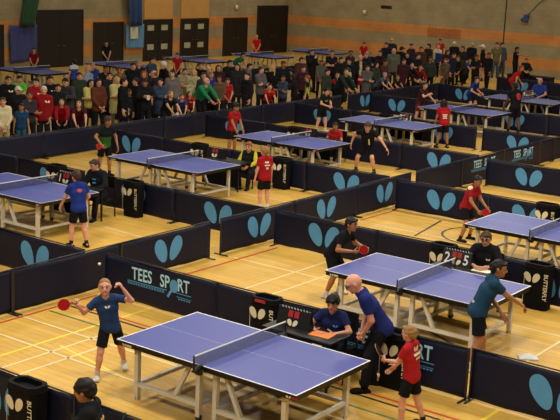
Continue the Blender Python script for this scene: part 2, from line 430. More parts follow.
        if hs == 'long':
            bk = hc-hf*.028*hk
            for q in (-1, 0, 1): s.cone(bk+hl*q*.034*hk, bk+hl*q*.040*hk-u*.15*hk-hf*.025*hk, .034*hk, .022*hk, .02*hk)
            for q in (-1, 1): s.cone(hc+hl*q*.050*hk+hu*.012*hk, hc+hl*q*.052*hk-u*.11*hk-hf*.004*hk, .017*hk, .014*hk, .015*hk)
        if hs == 'cap':
            s.ell(hc+hf*.075*hk+hu*.030*hk, R3, (.045*hk, .045*hk, .010*hk), .008*hk)
        h = s.mesh('hair', 1)
        if h and hs not in ('cap', 'balding', 'crop'):   # tousle the surface a little
            nv_ = len(h.vertices); vc = np.empty(nv_*3, np.float32); h.vertices.foreach_get('co', vc); vc = vc.reshape(-1, 3); q = (vc-hc)/hk*60; ph = (x*7+y*3) % 6
            w_ = np.sin(q[:,0]*1.9+ph+1.3*np.sin(q[:,1]*1.1))+np.sin(q[:,1]*2.3+ph*2+1.1*np.sin(q[:,2]*1.7))+.6*np.sin(q[:,2]*2.9+q[:,0])
            dr = vc-hc; dr /= np.linalg.norm(dr, axis=1)[:, None]+1e-6; vc += dr*(w_*.0022*hk)[:, None]; h.vertices.foreach_set('co', vc.ravel()); h.update()
        if h: link('cap' if hs == 'cap' else 'hair', h, root, hm)
    # --- top
    kind, tc = top[0], top[1]
    T = {'tee': (.009, .62, .045), 'polo': (.009, .66, .05), 'long': (.010, 2, .06), 'jacket': (.014, 2, .08), 'coat': (.016, 2, .20)}[kind]
    s = Sdf(lo, hi, max(vx, .011)); hem = pel-Up*T[2]*H
    torso(s, T[0], .035*H, (hem, -Up))
    s.cone(hem+Up*.03*H+Lp*.03*H, hem+Up*.03*H-Lp*.03*H, (.055*g+T[0]+.002)*H, (.055*g+T[0]+.003)*H, .03*H, clip=[(hem, -Up)])
    for q in (-1, 1): s.cone(pel+U*.19*H+Lc*q*.040*H, hem+Up*.04*H+Lp*q*.034*H, (.052*g+T[0])*H, (.052*g+T[0]+.003)*H, .03*H, clip=[(hem, -Up)])
    if kind == 'coat': s.cone(pel, hem+Lp*.0*H, (.068*g+T[0])*H, (.078*g+T[0])*H, .03*H, clip=[(hem, -Up)])
    for S_, sh in (('L',shL), ('R',shR)):
        if T[1] < 1:
            d = nz(el[S_]-sh); c = sh+(el[S_]-sh)*T[1]
            s.cone(sh, el[S_], (.034*g**.5+T[0]*.7)*H, (.030+T[0])*H, .022*H, clip=[(c, d)])
        else:
            d = nz(ha[S_]-el[S_]); c = ha[S_]-d*.004*H
            s.cone(sh, el[S_], (.032*g**.5+T[0])*H, (.027+T[0])*H, .022*H); s.cone(el[S_], ha[S_]+d*.02*H, (.027+T[0])*H, (.020+T[0]*.7)*H, .012*H, clip=[(c, d)])
    s.cone(nb-U*.006*H+F*.014*H, nb+U*.08*H+F*.03*H, .034*H, .05*H, .006*H, op='s')
    if kind in ('jacket', 'coat', 'polo'):
        n0 = nb+U*.012*H; s.cone(n0+F*.004*H, n0+F*.004*H+U*.002*H, .047*H, .047*H, .006*H, clip=[(n0+U*.012*H, U), (n0-U*.03*H, -U)])
        s.cone(n0-U*.05*H, n0+U*.10*H, .034*H, .040*H, .0, op='s')
    tm = s.mesh('top', 1)
    nm = {'tee': 'shirt', 'polo': 'shirt', 'long': 'sweater', 'jacket': 'jacket', 'coat': 'coat'}[kind]
    mats = [fabric(tc)]; to = link(nm, tm, root, None)
    if len(top) > 2 and tm is not None:   # second colour: ('yoke'|'stripes'|'front', colour)
        sty, c2 = top[2]; mats.append(fabric(c2)); n_ = len(tm.polygons); ce = np.empty(n_*3, np.float32); tm.polygons.foreach_get('center', ce); ce = ce.reshape(-1,3)-pel
        cu_, cf_, cl_ = ce@U/H, ce@F/H, ce@Lc/H
        if sty == 'yoke': b_ = cu_ > .235
        elif sty == 'low': b_ = cu_ < .15
        elif sty == 'stripes': b_ = (np.abs(np.abs(cl_)-.085) < .016)
        elif sty == 'front': b_ = (cf_ > 0) & (np.abs(cl_) < .032)
        elif sty == 'sleeves': b_ = np.abs(cl_) > .108
        tm.polygons.foreach_set('material_index', b_.astype(np.int32))
    for m_ in mats: tm.materials.append(m_)
    # --- legs
    kind, lc = legs[0], legs[1]
    s = Sdf(lo, hi, max(vx, .011)); wtop = pel+Up*.045*H
    fr_ = {'shorts': .80, 'trousers': 2}[kind]
    s.cone(pel+Lp*.036*H, pel-Lp*.036*H, .062*g*H, .062*g*H, .02*H, clip=[(wtop, Up)])
    for S_, hip in (('L',hipL), ('R',hipR)):
        if fr_ < 1:
            d = nz(kn[S_]-hip); c = hip+(kn[S_]-hip)*fr_; s.cone(hip, kn[S_], .059*H*g**.5, .054*H, .02*H, clip=[(c, d)])
        else:
            d = nz(an[S_]-kn[S_]); c = an[S_]-d*.004*H
            s.cone(hip, kn[S_], .058*H*g**.5, .041*H, .02*H); s.cone(kn[S_], an[S_]+d*.02*H, .043*H, .034*H, .015*H, clip=[(c, d)])
    lm_ = s.mesh('legs', 1)
    lo_ = link('shorts' if fr_ < 1 else 'trousers', lm_, root, fabric(lc))
    # --- shoes
    for S_ in 'LR':
        yw = math.radians(p[S_+'yaw']); fo = np.array([math.cos(yw), math.sin(yw), 0])
        dz = p[S_+'F'][3] if len(p[S_+'F']) > 3 else 0; fo = nz(fo+np.array([0,0,-dz])); lt = nz(np.cross(u, fo)); uu = np.cross(fo, lt)
        c = an[S_]+fo*.028*H-uu*.022*H; v2 = max(vx*.7, .009)
        s = Sdf(c-.14*H, c+.14*H, v2)
        s.rbox(c-uu*.012*H, np.array([fo, lt, uu]), (.080*H, .030*H, .013*H), .011*H)
        s.ell(c+fo*.028*H-uu*.004*H, np.array([fo, lt, uu]), (.052*H, .029*H, .022*H), .012*H)
        s.cone(c-fo*.036*H, c-fo*.03*H+uu*.022*H, .028*H, .027*H, .015*H, clip=[(c+uu*.026*H, uu)])
        sm = s.mesh('shoe', 1); n_ = len(sm.polygons); ce = np.empty(n_*3, np.float32); sm.polygons.foreach_get('center', ce); ce = ce.reshape(-1,3)-c
        sm.polygons.foreach_set('material_index', ((ce@uu)/H < -.013).astype(np.int32))
        link('shoe', sm, root, [fabric(shoes), fabric(sole or tuple(int(v*.8) for v in shoes))])
        if kind == 'shorts' and vx < .02:
            s = Sdf(an[S_]-.1*H, an[S_]+.1*H, v2); d = nz(kn[S_]-an[S_])
            s.cone(an[S_]-d*.01*H, an[S_]+d*.05*H, .025*H, .028*H, 0, clip=[(an[S_]+d*.045*H, d)])
            s2 = s.mesh('sock', 1)
            if s2: link('sock', s2, root, fabric((40,40,44) if sum(shoes) < 300 else (215,212,205)))
    return dict(root=root, H=H, pel=pel, U=U, F=F, L=Lc, shL=shL, shR=shR, hc=hc, hf=hf, hl=hl, hu=hu, hk=hk, el=el, ha=ha, an=an, top=to, Up=Up)

def on_cloth(P, obj, items, origin, ax, ay, nrm, name, m, off=.006):
    """print laid onto the cloth: each point is dropped along -nrm onto the surface of obj"""
    from mathutils.bvhtree import BVHTree
    me = obj.data; vs = [v.co[:] for v in me.vertices]; fs = [tuple(q.vertices) for q in me.polygons]
    bv = BVHTree.FromPolygons(vs, fs); n = Vector(nrm)
    def fn(x, y):
        o = Vector(origin)+Vector(ax)*x+Vector(ay)*y
        h = bv.ray_cast(o+n*.4, -n, .8)
        return tuple((h[0] if h[0] is not None else o)+n*off)
    return link(name, flat_mesh(items, fn, name), P['root'], m)
def glasses(P, m):
    mb = MB(); hc, hf, hl, hu, k = P['hc'], P['hf'], P['hl'], P['hu'], P['hk']
    for q in (-1, 1):
        c = hc+hf*.063*k+hl*q*.022*k+hu*.006*k
        mb.tube([c+hl*.017*k*math.cos(t*PI/6)+hu*.013*k*math.sin(t*PI/6) for t in range(13)], .0022*k, 6)
        mb.tube([c+hl*q*.017*k, hc+hl*q*.053*k+hf*.01*k+hu*.006*k], .002*k, 6)
    mb.tube([hc+hf*.065*k+hl*.006*k+hu*.008*k, hc+hf*.065*k-hl*.006*k+hu*.008*k], .002*k, 6)
    mb.build('glasses', m, P['root'])
def to_world(P, v):
    r = P['root']; a = r.rotation_euler[2]; c, s_ = math.cos(a), math.sin(a)
    return np.array([v[0]*c-v[1]*s_+r.location.x, v[0]*s_+v[1]*c+r.location.y, v[2]+r.location.z])
def dir_world(P, v):
    a = P['root'].rotation_euler[2]; c, s_ = math.cos(a), math.sin(a); return np.array([v[0]*c-v[1]*s_, v[0]*s_+v[1]*c, v[2]])
def racket(P, S_, d, n, label, front=(170,28,34), back=(20,20,22)):
    """bat gripped in hand S_: d = direction handle->blade, n = blade normal (local to the person)"""
    d = nz(d); n = nz(np.array(n, float)-d*(np.array(n, float)@d)); t = np.cross(n, d)
    fa = nz(P['ha'][S_]-P['el'][S_]); c = P['ha'][S_]+fa*.055*P['H']
    W = Matrix(((d[0], t[0], n[0]), (d[1], t[1], n[1]), (d[2], t[2], n[2]))).to_4x4(); W.translation = Vector(c)
    r = thing('table_tennis_bat', label, 'bat'); r.matrix_world = P['root'].matrix_basis @ W
    MB().disc_stack((.135,0,0), (1,0,0), (0,1,0), (0,0,1), .080, .075, .007).build('blade', mat('ply', rgb(176,134,84), .6), r)
    MB().disc_stack((.138,0,.0052), (1,0,0), (0,1,0), (0,0,1), .077, .073, .0035).build('rubber', fabric(front), r)
    MB().disc_stack((.138,0,-.0052), (1,0,0), (0,1,0), (0,0,1), .077, .073, .0035).build('rubber', fabric(back), r)
    MB().box((-.045,-.014,-.011), (.062,.014,.011), 0, .005).build('handle', mat('ply_handle', rgb(120,84,50), .6), r)
    return r
EXPOSURE = 0.0
WORLD_C, WORLD_S = (1, .9, .78), .035
LAMPS = [(x, y, 272) for x in (-2, -8, -14) for y in (3, 10, 17, 24, 31)]+[(-20, y, 165) for y in (10, 18, 26, 34, 42)]+[(-29, y, 85) for y in (20, 30, 40)]+[(-37, y, 150) for y in (34, 42, 50)]+[(x, 50, 190) for x in (-30, -22, -14)]  # last two groups: fill lamps added to brighten the end and side walls
# ------------------------------------------------------------------ camera
cam = bpy.data.cameras.new('camera'); co = bpy.data.objects.new('camera', cam); COL.objects.link(co)
FPX, CH, YAW, PIT, ROLL = 1136.02111, 5.42677962, 0.629318429, 0.217957135, 0.0440638288
cy, sy, cp, sp = math.cos(YAW), math.sin(YAW), math.cos(PIT), math.sin(PIT)
fw = Vector((-sy*cp, cy*cp, -sp)); rt = Vector((cy, sy, 0)); up = rt.cross(fw)
r2 = rt*math.cos(ROLL)+up*math.sin(ROLL); u2 = -rt*math.sin(ROLL)+up*math.cos(ROLL)
M = Matrix(((r2.x, u2.x, -fw.x), (r2.y, u2.y, -fw.y), (r2.z, u2.z, -fw.z))).to_4x4(); M.translation = (0, 0, CH)
co.matrix_world = M; cam.sensor_width = 36; cam.lens = FPX/560*36; cam.clip_end = 200; S.camera = co
S.view_settings.view_transform = 'Standard'; S.view_settings.look = 'None'; S.view_settings.gamma = 1; S.view_settings.use_curve_mapping = False
S.view_settings.exposure = EXPOSURE

# ------------------------------------------------------------------ shared materials
NAVY = mat('navy_cloth', rgb(17,21,44), .55, .18, 5, 0, .25, .3, 40)
EMBL = mat('print_blue', rgb(84,152,204), .6, .1, 6, 0, .3)
PALE = mat('print_pale', rgb(170,216,234), .6, .1, 6, 0, .3)
CREAM = mat('print_cream', rgb(226,216,186), .6, 0, 6, 0, .3)
BLACKM = mat('black_metal', rgb(16,16,18), .45)
BLACKC = mat('black_cloth', rgb(13,13,16), .75, .2, 10, 0, .15, .3, 60)
LEGM = mat('table_leg_paint', rgb(216,210,194), .45, .06, 10)
TOPB = mat('table_blue', rgb(70,79,152), .42, .05, 3, 0, .5)
WHITE = mat('white_paint', rgb(226,226,222), .5)
REDP = mat('red_print', rgb(170,36,40), .5)
PAPER = mat('paper', rgb(228,226,206), .8)
ORANGE = mat('orange_paper', rgb(226,128,60), .8)

# ------------------------------------------------------------------ floor
def floor_mat():
    m = bpy.data.materials.new('sprung_wood_floor'); m.use_nodes = True; nt = m.node_tree; L = nt.links; b = nt.nodes['Principled BSDF']
    tc = nt.nodes.new('ShaderNodeTexCoord')
    mp = nt.nodes.new('ShaderNodeMapping'); mp.inputs['Rotation'].default_value = (0,0,0); L.new(tc.outputs['Object'], mp.inputs['Vector'])
    br = nt.nodes.new('ShaderNodeTexBrick'); br.inputs['Scale'].default_value = 1; br.inputs['Brick Width'].default_value = 1.8; br.inputs['Row Height'].default_value = .13
    br.inputs['Mortar Size'].default_value = .003; br.inputs['Mortar Smooth'].default_value = .3; br.offset = .37
    br.inputs['Color1'].default_value = (*rgb(218,176,84),1); br.inputs['Color2'].default_value = (*rgb(205,161,72),1); br.inputs['Mortar'].default_value = (*rgb(160,114,50),1)
    L.new(mp.outputs['Vector'], br.inputs['Vector'])
    n = nt.nodes.new('ShaderNodeTexNoise'); n.inputs['Scale'].default_value = .9; n.inputs['Detail'].default_value = 5; L.new(tc.outputs['Object'], n.inputs['Vector'])
    m2 = nt.nodes.new('ShaderNodeMapping'); m2.inputs['Scale'].default_value = (1.2, 14, 1); L.new(tc.outputs['Object'], m2.inputs['Vector'])
    n2 = nt.nodes.new('ShaderNodeTexNoise'); n2.inputs['Scale'].default_value = 2.2; n2.inputs['Detail'].default_value = 6; L.new(m2.outputs['Vector'], n2.inputs['Vector'])
    r = nt.nodes.new('ShaderNodeMapRange'); r.inputs[1].default_value = .3; r.inputs[2].default_value = .7; r.inputs[3].default_value = .86; r.inputs[4].default_value = 1.1; L.new(n.outputs['Fac'], r.inputs[0])
    r3 = nt.nodes.new('ShaderNodeMapRange'); r3.inputs[1].default_value = .3; r3.inputs[2].default_value = .7; r3.inputs[3].default_value = .9; r3.inputs[4].default_value = 1.08; L.new(n2.outputs['Fac'], r3.inputs[0])
    mu = nt.nodes.new('ShaderNodeMath'); mu.operation = 'MULTIPLY'; L.new(r.outputs[0], mu.inputs[0]); L.new(r3.outputs[0], mu.inputs[1])
    vm = nt.nodes.new('ShaderNodeVectorMath'); vm.operation = 'SCALE'; L.new(br.outputs['Color'], vm.inputs[0]); L.new(mu.outputs[0], vm.inputs['Scale'])
    L.new(vm.outputs[0], b.inputs['Base Color']); b.inputs['Specular IOR Level'].default_value = .4
    rr = nt.nodes.new('ShaderNodeMapRange'); rr.inputs[3].default_value = .32; rr.inputs[4].default_value = .5; L.new(n.outputs['Fac'], rr.inputs[0]); L.new(rr.outputs[0], b.inputs['Roughness'])
    return m
fl = MB().box((-40, -3, -.2), (6, 55, 0)).build('floor', floor_mat()); tag(fl, kind='structure')
def lines(col, segs, w=.05, zi=0):
    mb = MB()
    for a, b, c, d in segs:    # x0,y0,x1,y1
        v = Vector((c-a, d-b, 0)); n = Vector((-v.y, v.x, 0)).normalized()*w/2; z = .0012+.0006*zi
        mb.add([(a-n.x,b-n.y,z),(c-n.x,d-n.y,z),(c+n.x,d+n.y,z),(a+n.x,b+n.y,z)], [(0,1,2,3)])
    return mb
def marking(name, col, segs, w=.05, zi=0, arcs=()):
    mb = lines(col, segs, w, zi)
    for cx, cy_, r, a0, a1 in arcs:
        n = 24; z = .0012+.0006*zi; vs = []
        for i in range(n+1):
            t = math.radians(a0+(a1-a0)*i/n); vs += [(cx+(r-w/2)*math.cos(t), cy_+(r-w/2)*math.sin(t), z), (cx+(r+w/2)*math.cos(t), cy_+(r+w/2)*math.sin(t), z)]
        mb.add(vs, [(2*i, 2*i+1, 2*i+3, 2*i+2) for i in range(n)])
    o = mb.build(name, mat(name, col, .45, .12, 5), fl); return o
marking('white_line_marking', rgb(228,210,158), [(-12.8,10.2,-9.2,10.16),(-12.7,10.95,-6,10.95),(-10.86,8.3,-10.86,10.95),(-11.21,8.3,-11.21,11.4),
    (-12.6,15.92,-5.2,15.88),(-11.2,13.2,-11.2,17.1),(-10.67,13.6,-10.67,17.1),(-15.9,15.88,-13,15.68),(-6.1,13,-6.1,16.6),(-12.6,12.76,-10.4,12.72),
    (-21,15.4,-17,15.4),(-12.7,20.2,-7,20.2),(-22,20.6,-13,20.6),(-9.4,24.0,-4,24.0),(-22,25.2,-13,25.2),(-19.9,18,-19.9,21.8),(-22,29.8,-13,29.8),(-25,20,-25,50),(-22.4,24.3,-17,24.3),(-15.2,22.3,-15.2,26)], .04, 2)
marking('yellow_line_marking', rgb(238,208,70), [(-11.58,8.3,-11.58,12.6),(-11.3,10.44,-9.8,10.16),(-5.6,11.2,-5.6,12.55)], .05, 1)
marking('red_line_marking', rgb(186,66,38), [(-12.67,8.4,-12.67,12.5),(-12.6,11.9,-4.5,11.9),(-12.46,13.2,-12.46,17.1),(-12.62,20.3,-12.62,21.8)], .05, 3)
marking('black_line_marking', rgb(52,44,38), [(-12.6,11.8,-4.5,11.74),(-11.06,19.9,-11.37,21.6),(-9.4,8.9,-7.6,9.2),(-5.7,13.6,-8.2,14.9)], .05, 3, [(-10.0,20.9,.85,120,300)])
marking('green_line_marking', rgb(86,112,62), [(-12.6,11.42,-4.5,11.38)], .045, 2)

# ------------------------------------------------------------------ walls
def wall_mat(name, along):
    m = bpy.data.materials.new(name); m.use_nodes = True; nt = m.node_tree; L = nt.links; b = nt.nodes['Principled BSDF']
    tc = nt.nodes.new('ShaderNodeTexCoord'); sx = nt.nodes.new('ShaderNodeSeparateXYZ'); L.new(tc.outputs['Object'], sx.inputs[0])
    cb = nt.nodes.new('ShaderNodeCombineXYZ'); L.new(sx.outputs[along], cb.inputs[0]); L.new(sx.outputs[2], cb.inputs[1])
    br = nt.nodes.new('ShaderNodeTexBrick'); br.inputs['Scale'].default_value = 1; br.inputs['Brick Width'].default_value = .45; br.inputs['Row Height'].default_value = .225; br.inputs['Mortar Size'].default_value = .008
    br.inputs['Color1'].default_value = (1,1,1,1); br.inputs['Color2'].default_value = (.93,.93,.92,1); br.inputs['Mortar'].default_value = (.84,.83,.8,1); L.new(cb.outputs[0], br.inputs['Vector'])
    ramp = nt.nodes.new('ShaderNodeValToRGB'); ramp.color_ramp.interpolation = 'CONSTANT'; mr = nt.nodes.new('ShaderNodeMath'); mr.operation = 'DIVIDE'; mr.inputs[1].default_value = 4
    L.new(sx.outputs[2], mr.inputs[0]); L.new(mr.outputs[0], ramp.inputs[0]); e = ramp.color_ramp.elements
    GR, OR = (*rgb(162,147,112),1), (*rgb(206,141,80),1)
    e[0].position = 0; e[0].color = GR; e[1].position = .43/4; e[1].color = OR
    for ps, c in ((1.0/4, GR), (1.66/4, OR), (2.2/4, GR)): q = e.new(ps); q.color = c
    n = nt.nodes.new('ShaderNodeTexNoise'); n.inputs['Scale'].default_value = 1.3; n.inputs['Detail'].default_value = 6; L.new(tc.outputs['Object'], n.inputs['Vector'])
    r = nt.nodes.new('ShaderNodeMapRange'); r.inputs[1].default_value = .3; r.inputs[2].default_value = .7; r.inputs[3].default_value = .84; r.inputs[4].default_value = 1.1; L.new(n.outputs['Fac'], r.inputs[0])
    mx = nt.nodes.new('ShaderNodeMix'); mx.data_type = 'RGBA'; mx.blend_type = 'MULTIPLY'; mx.inputs[0].default_value = 1; L.new(ramp.outputs[0], mx.inputs[6]); L.new(br.outputs['Color'], mx.inputs[7])
    vm = nt.nodes.new('ShaderNodeVectorMath'); vm.operation = 'SCALE'; L.new(mx.outputs[2], vm.inputs[0]); L.new(r.outputs[0], vm.inputs['Scale'])
    L.new(vm.outputs[0], b.inputs['Base Color']); b.inputs['Roughness'].default_value = .9; b.inputs['Specular IOR Level'].default_value = .15
    return m
WX, WY = -40, 55
wl = MB().box((WX-.25, -3, 0), (WX, WY+.25, 9)).build('wall_left', wall_mat('painted_block_end', 1)); tag(wl, kind='structure')
wb = MB().box((WX, WY, 0), (6, WY+.25, 9)).build('wall_back', wall_mat('painted_block_side', 0)); tag(wb, kind='structure')
DOORM = mat('dark_door', rgb(15,13,13), .5, .2, 3); FRAME = mat('dark_frame', rgb(34,29,26), .5)
GLASS = mat('wired_pane', rgb(176,178,150), .35, .2, 6)
def door(n, y0, y1, h, leaves=1, panes=False, handle=True):
    r = link('door_%d' % n, None, None, None, (WX, 0, 0)); tag(r, kind='structure')
    mb = MB(); mb.box((0,y0-.06,0),(.06,y0,h+.06)).box((0,y1,0),(.06,y1+.06,h+.06)).box((0,y0,h),(.06,y1,h+.06)); mb.build('door_frame', FRAME, r)
    for i in range(leaves):
        a = y0+(y1-y0)*i/leaves; b = y0+(y1-y0)*(i+1)/leaves
        lf = MB().box((.005,a+.006,.01),(.045,b-.006,h-.004)).build('door_leaf', DOORM, r)
        if panes:
            for z0, z1 in ((1.55,1.82),(.58,.86)):
                c = (a+b)/2; MB().box((.04,c-.30,z0),(.05,c+.18,z1)).build('door_pane', GLASS, lf)
        if handle: MB().tube([(.045, (b-.12 if i == 0 else a+.12), 1.0), (.09, (b-.12 if i == 0 else a+.12), 1.0), (.09, (b-.24 if i == 0 else a+.24), 1.0)], .012).build('door_handle', mat('steel', rgb(120,118,112), .35, metal=.8), lf)
door(1, 30.4, 33.5, 1.98, 2); door(2, 35.5, 38.3, 2.6, 2); door(3, 39.1, 41.02, 1.98, 2)
door(4, 42.58, 44.65, 2.04, 2, True); door(5, 45.4, 47.55, 2.04, 2, True); door(6, 48.94, 50.95, 2.04, 2); door(7, 51.95, 54.75, 2.68, 2)
TAN = mat('tan_board', rgb(204,154,82), .7, .1, 2)
for i, (a, b) in enumerate(((42.55,44.7),(45.35,47.6))):
    p_ = MB().box((WX,a,2.12),(WX+.04,b,4.2), 0, .008).build('trim_%d' % (i+1), TAN); tag(p_, kind='structure')
def hanging(name, pts_top, pts_bot, m, label, cat, folds=.03, x=WX+.08, n=20, k=10):
    """cloth hung on the end wall between two (y,z) edges"""
    mb = MB(); vs = []; (ya, za), (yb, zb) = pts_top; (yc, zc), (yd, zd) = pts_bot
    for side in (0, 1):
        for j in range(k+1):
            t = j/k
            for i in range(n+1):
                s_ = i/n; y = (ya+(yb-ya)*s_)*(1-t)+(yc+(yd-yc)*s_)*t; z = (za+(zb-za)*s_)*(1-t)+(zc+(zd-zc)*s_)*t
                vs.append((x+folds*math.sin(s_*15+t*1.5)*(.4+t)+folds*1.3+side*.012, y, z-.04*math.sin(PI*s_)*(1-t)))
    N = (n+1)*(k+1); fs = []
    for j in range(k):
        for i in range(n):
            a = j*(n+1)+i; fs.append((a, a+n+1, a+n+2, a+1)); fs.append((N+a, N+a+1, N+a+n+2, N+a+n+1))
    for i in range(n): fs.append((i, i+1, N+i+1, N+i)); a = k*(n+1)+i; fs.append((a+1, a, N+a, N+a+1))
    for j in range(k): a = j*(n+1); fs.append((a, N+a, N+a+n+1, a+n+1)); a += n; fs.append((a, a+n+1, N+a+n+1, N+a))
    mb.add(vs, fs, 0, True); o = mb.build(name, m); return tag(o, label, cat)
hanging('wall_banner', ((33.8,2.02),(35.4,2.0)), ((33.85,.3),(35.42,.42)), mat('banner_blue', rgb(58,66,122), .8, .15, 4), 'slate blue cloth banner hanging on the end wall at far left', 'banner')
hanging('curtain_bundle', ((34.75,4.2),(35.6,4.2)), ((34.25,1.95),(35.15,1.92)), mat('drape_green', rgb(34,72,46), .85, .2, 5), 'bunched dark green drape hanging over the slate blue banner', 'curtain', .06, WX+.2)
hanging('curtain_bundle', ((40.95,4.2),(42.05,4.2)), ((41.25,1.86),(42.2,1.84)), mat('drape_blue', rgb(40,66,112), .85, .2, 5), 'bunched dark blue drape hanging over the light blue banner', 'curtain', .06, WX+.2)
lb = hanging('wall_banner', ((41.15,1.93),(42.45,1.9)), ((41.15,.70),(42.47,.68)), mat('banner_sky', rgb(96,146,192), .8, .12, 4), 'light blue cloth banner with white patch on the end wall', 'banner')
MB().box((WX+.18,41.42,1.2),(WX+.20,41.95,1.77)).build('patch', mat('patch_white', rgb(206,206,176), .8, .3, 9), lb)
def wall_lamp(x, y, z, ax, label):
    t = thing('wall_lamp', label, 'lamp', (x, y, z))
    mb = MB()
    d = Vector((1,0,0)) if ax == 'x' else Vector((0,-1,0)); e = Vector((0,1,0)) if ax == 'x' else Vector((1,0,0))
    mb.disc_stack(d*.03, e, (0,0,1), d, .16, .16, .06); mb.build('housing', mat('lamp_rim', rgb(150,140,120), .5), t)
    MB().ball(d*.06, (.12 if ax != 'x' else .07, .12 if ax == 'x' else .07, .12)).build('diffuser', mat('lamp_glass', rgb(236,214,176), .4), t)
wall_lamp(WX, 49.95, 2.68, 'x', 'small round wall lamp above the door on the end wall')
wall_lamp(-34.74, WY, 2.68, 'y', 'small round wall lamp on the long side wall')
t = thing('wall_vent', 'dark slatted vent high on the long side wall', 'vent', (-33.35, WY, 3.03))
mb = MB(); mb.box((-.33,-.04,-.08),(.33,0,-.06)).box((-.33,-.04,.06),(.33,0,.08)).box((-.33,-.04,-.06),(-.31,0,.06)).box((.31,-.04,-.06),(.33,0,.06)); mb.build('vent_frame', FRAME, t)
mb = MB()
for i in range(4): mb.box((-.31,-.03,-.05+i*.028),(.31,-.01,-.035+i*.028))
mb.build('slat', BLACKM, t)
tag(MB().box((-26.15,WY-.03,0),(-26.11,WY,8)).build('conduit', FRAME), 'thin vertical conduit on the long side wall', 'conduit')
t = thing('wall_bracket', 'blue bracket knot with rope on the long side wall at right', 'bracket', (-24.93, WY-.02, 2.98))
mb = MB(); mb.box((-.12,-.18,-.2),(.14,-.02,.16),0,.03).ball((-.18,-.1,-.1),.1).ball((.1,-.12,.12),.1); mb.build('bracket_body', mat('bracket_blue', rgb(44,72,116), .6), t)
MB().tube([(.05,-.1,.1),(.6,-.08,.75),(1.3,-.06,1.3),(2,-.05,1.9)], .02).build('rope', FRAME, t)
mb = MB()
for r in range(5):
    pts = [(-30.64+i*.1, WY-.03, 1.67+r*.1+(.035 if i % 2 else -.035)) for i in range(21)]
    mb.tube(pts, .011, 5)
tag(mb.build('wall_netting', mat('net_red', rgb(168,58,44), .7)), 'red zigzag netting stretched along the orange band of the side wall', 'netting')

# ------------------------------------------------------------------ barriers
BL, BH = 2.30, .70
def bdisp(x, z, ph):
    t = max(0, min(1, (BH-z)/BH))
    return .010*math.sin(x*2.3+ph)+.007*math.sin(x*5.1+z*6+ph*2)*t+.012*math.sin(PI*(x/BL+.5))*math.sin(PI*t)*math.cos(ph*3)
def cloth_mesh(ph):
    nx, nzz = 22, 8; vs = []; fs = []
    for side in (0, 1):
        for j in range(nzz+1):
            z = .025+(BH-.01-.025)*j/nzz
            for i in range(nx+1):
                x = -BL/2+BL*i/nx; sag = .010*math.sin(PI*i/nx)*(j/nzz) + (.02*abs(math.sin(ph+i*.4)) if j == 0 else 0)
                vs.append((x, bdisp(x, z, ph)+(.007 if side else 0), z-sag if j else z+sag*.6))
    N = (nx+1)*(nzz+1)
    for j in range(nzz):
        for i in range(nx):
            a = j*(nx+1)+i; fs.append((a, a+1, a+nx+2, a+nx+1)); fs.append((N+a, N+a+nx+1, N+a+nx+2, N+a+1))
    for i in range(nx):
        fs.append((i+1, i, N+i, N+i+1)); a = nzz*(nx+1)+i; fs.append((a, a+1, N+a+1, N+a))
    for j in range(nzz):
        a = j*(nx+1); fs.append((a, a+nx+1, N+a+nx+1, N+a)); a += nx; fs.append((a+nx+1, a, N+a, N+a+nx+1))
    mb = MB(); mb.add(vs, fs, 0, True); return mb.mesh('cloth')
CLOTHS = [(p, cloth_mesh(p)) for p in (0.3, 1.7, 3.1, 4.4)]
mb = MB(); mb.tube([(-BL/2,.004,BH),(BL/2,.004,BH)], .011, 8); RAIL = mb.mesh('top_rail')
mb = MB(); mb.box((-.012,-.004,.0),(.012,.02,BH+.005)); POST = mb.mesh('post')
mb = MB(); mb.box((-.016,-.16,0),(.016,.16,.018),0,.004); FOOT = mb.mesh('foot')
POSTM = mat('post_paint', rgb(40,38,42), .45)
PCACHE = {}
def print_mesh(kind, ci):
    key = (kind, ci)
    if key in PCACHE: return PCACHE[key]
    ph = CLOTHS[ci][0]; fn = lambda x, y: (x, bdisp(x, y, ph)-.005, y)
    if kind == 'wing': r = [(flat_mesh([place2(EMB, .50, .50, 0, .375)], fn, 'wing_emblem'), EMBL, 'wing_emblem')]
    else:
        w = 1.45 if kind == 'words' else 1.45
        it = [place2(text_faces('TEES'), .150, .205, -.36, .40), place2(text_faces('SP'), .150, .205, .115, .40), place2(text_faces('RT'), .150, .205, .50, .40)]
        bat = [place2((([(0,0)]+[(math.cos(t*PI/10), math.sin(t*PI/10)) for t in range(20)]), [(0, 1+t, 1+(t+1) % 20) for t in range(20)]), .088, .105, .305, .455),
               place2(rect_faces(-.5,-1,.5,0), .045, .15, .26, .39, -.55), place2((([(0,0)]+[(math.cos(t*PI/6), math.sin(t*PI/6)) for t in range(12)]), [(0, 1+t, 1+(t+1) % 12) for t in range(12)]), .03, .03, .395, .56)]
        bars = [rect_faces(-.66,.355,.16,.368,10), rect_faces(.36,.355,.66,.368,5), rect_faces(-.66,.31,.12,.318,10), rect_faces(.36,.30,.66,.308,5)]
        for i in range(14): bars.append(rect_faces(-.66+i*.056,.326,-.625+i*.056,.345))
        for i in range(5): bars.append(rect_faces(.40+i*.052,.265,.435+i*.052,.285))
        r = [*[(flat_mesh([q], fn, 'lettering'), PALE, 'lettering') for q in it], (flat_mesh(bat, fn, 'bat_emblem'), EMBL, 'bat_emblem'), (flat_mesh(bars, fn, 'small_print'), EMBL, 'small_print')]
    PCACHE[key] = r
    return r
NB = [0]
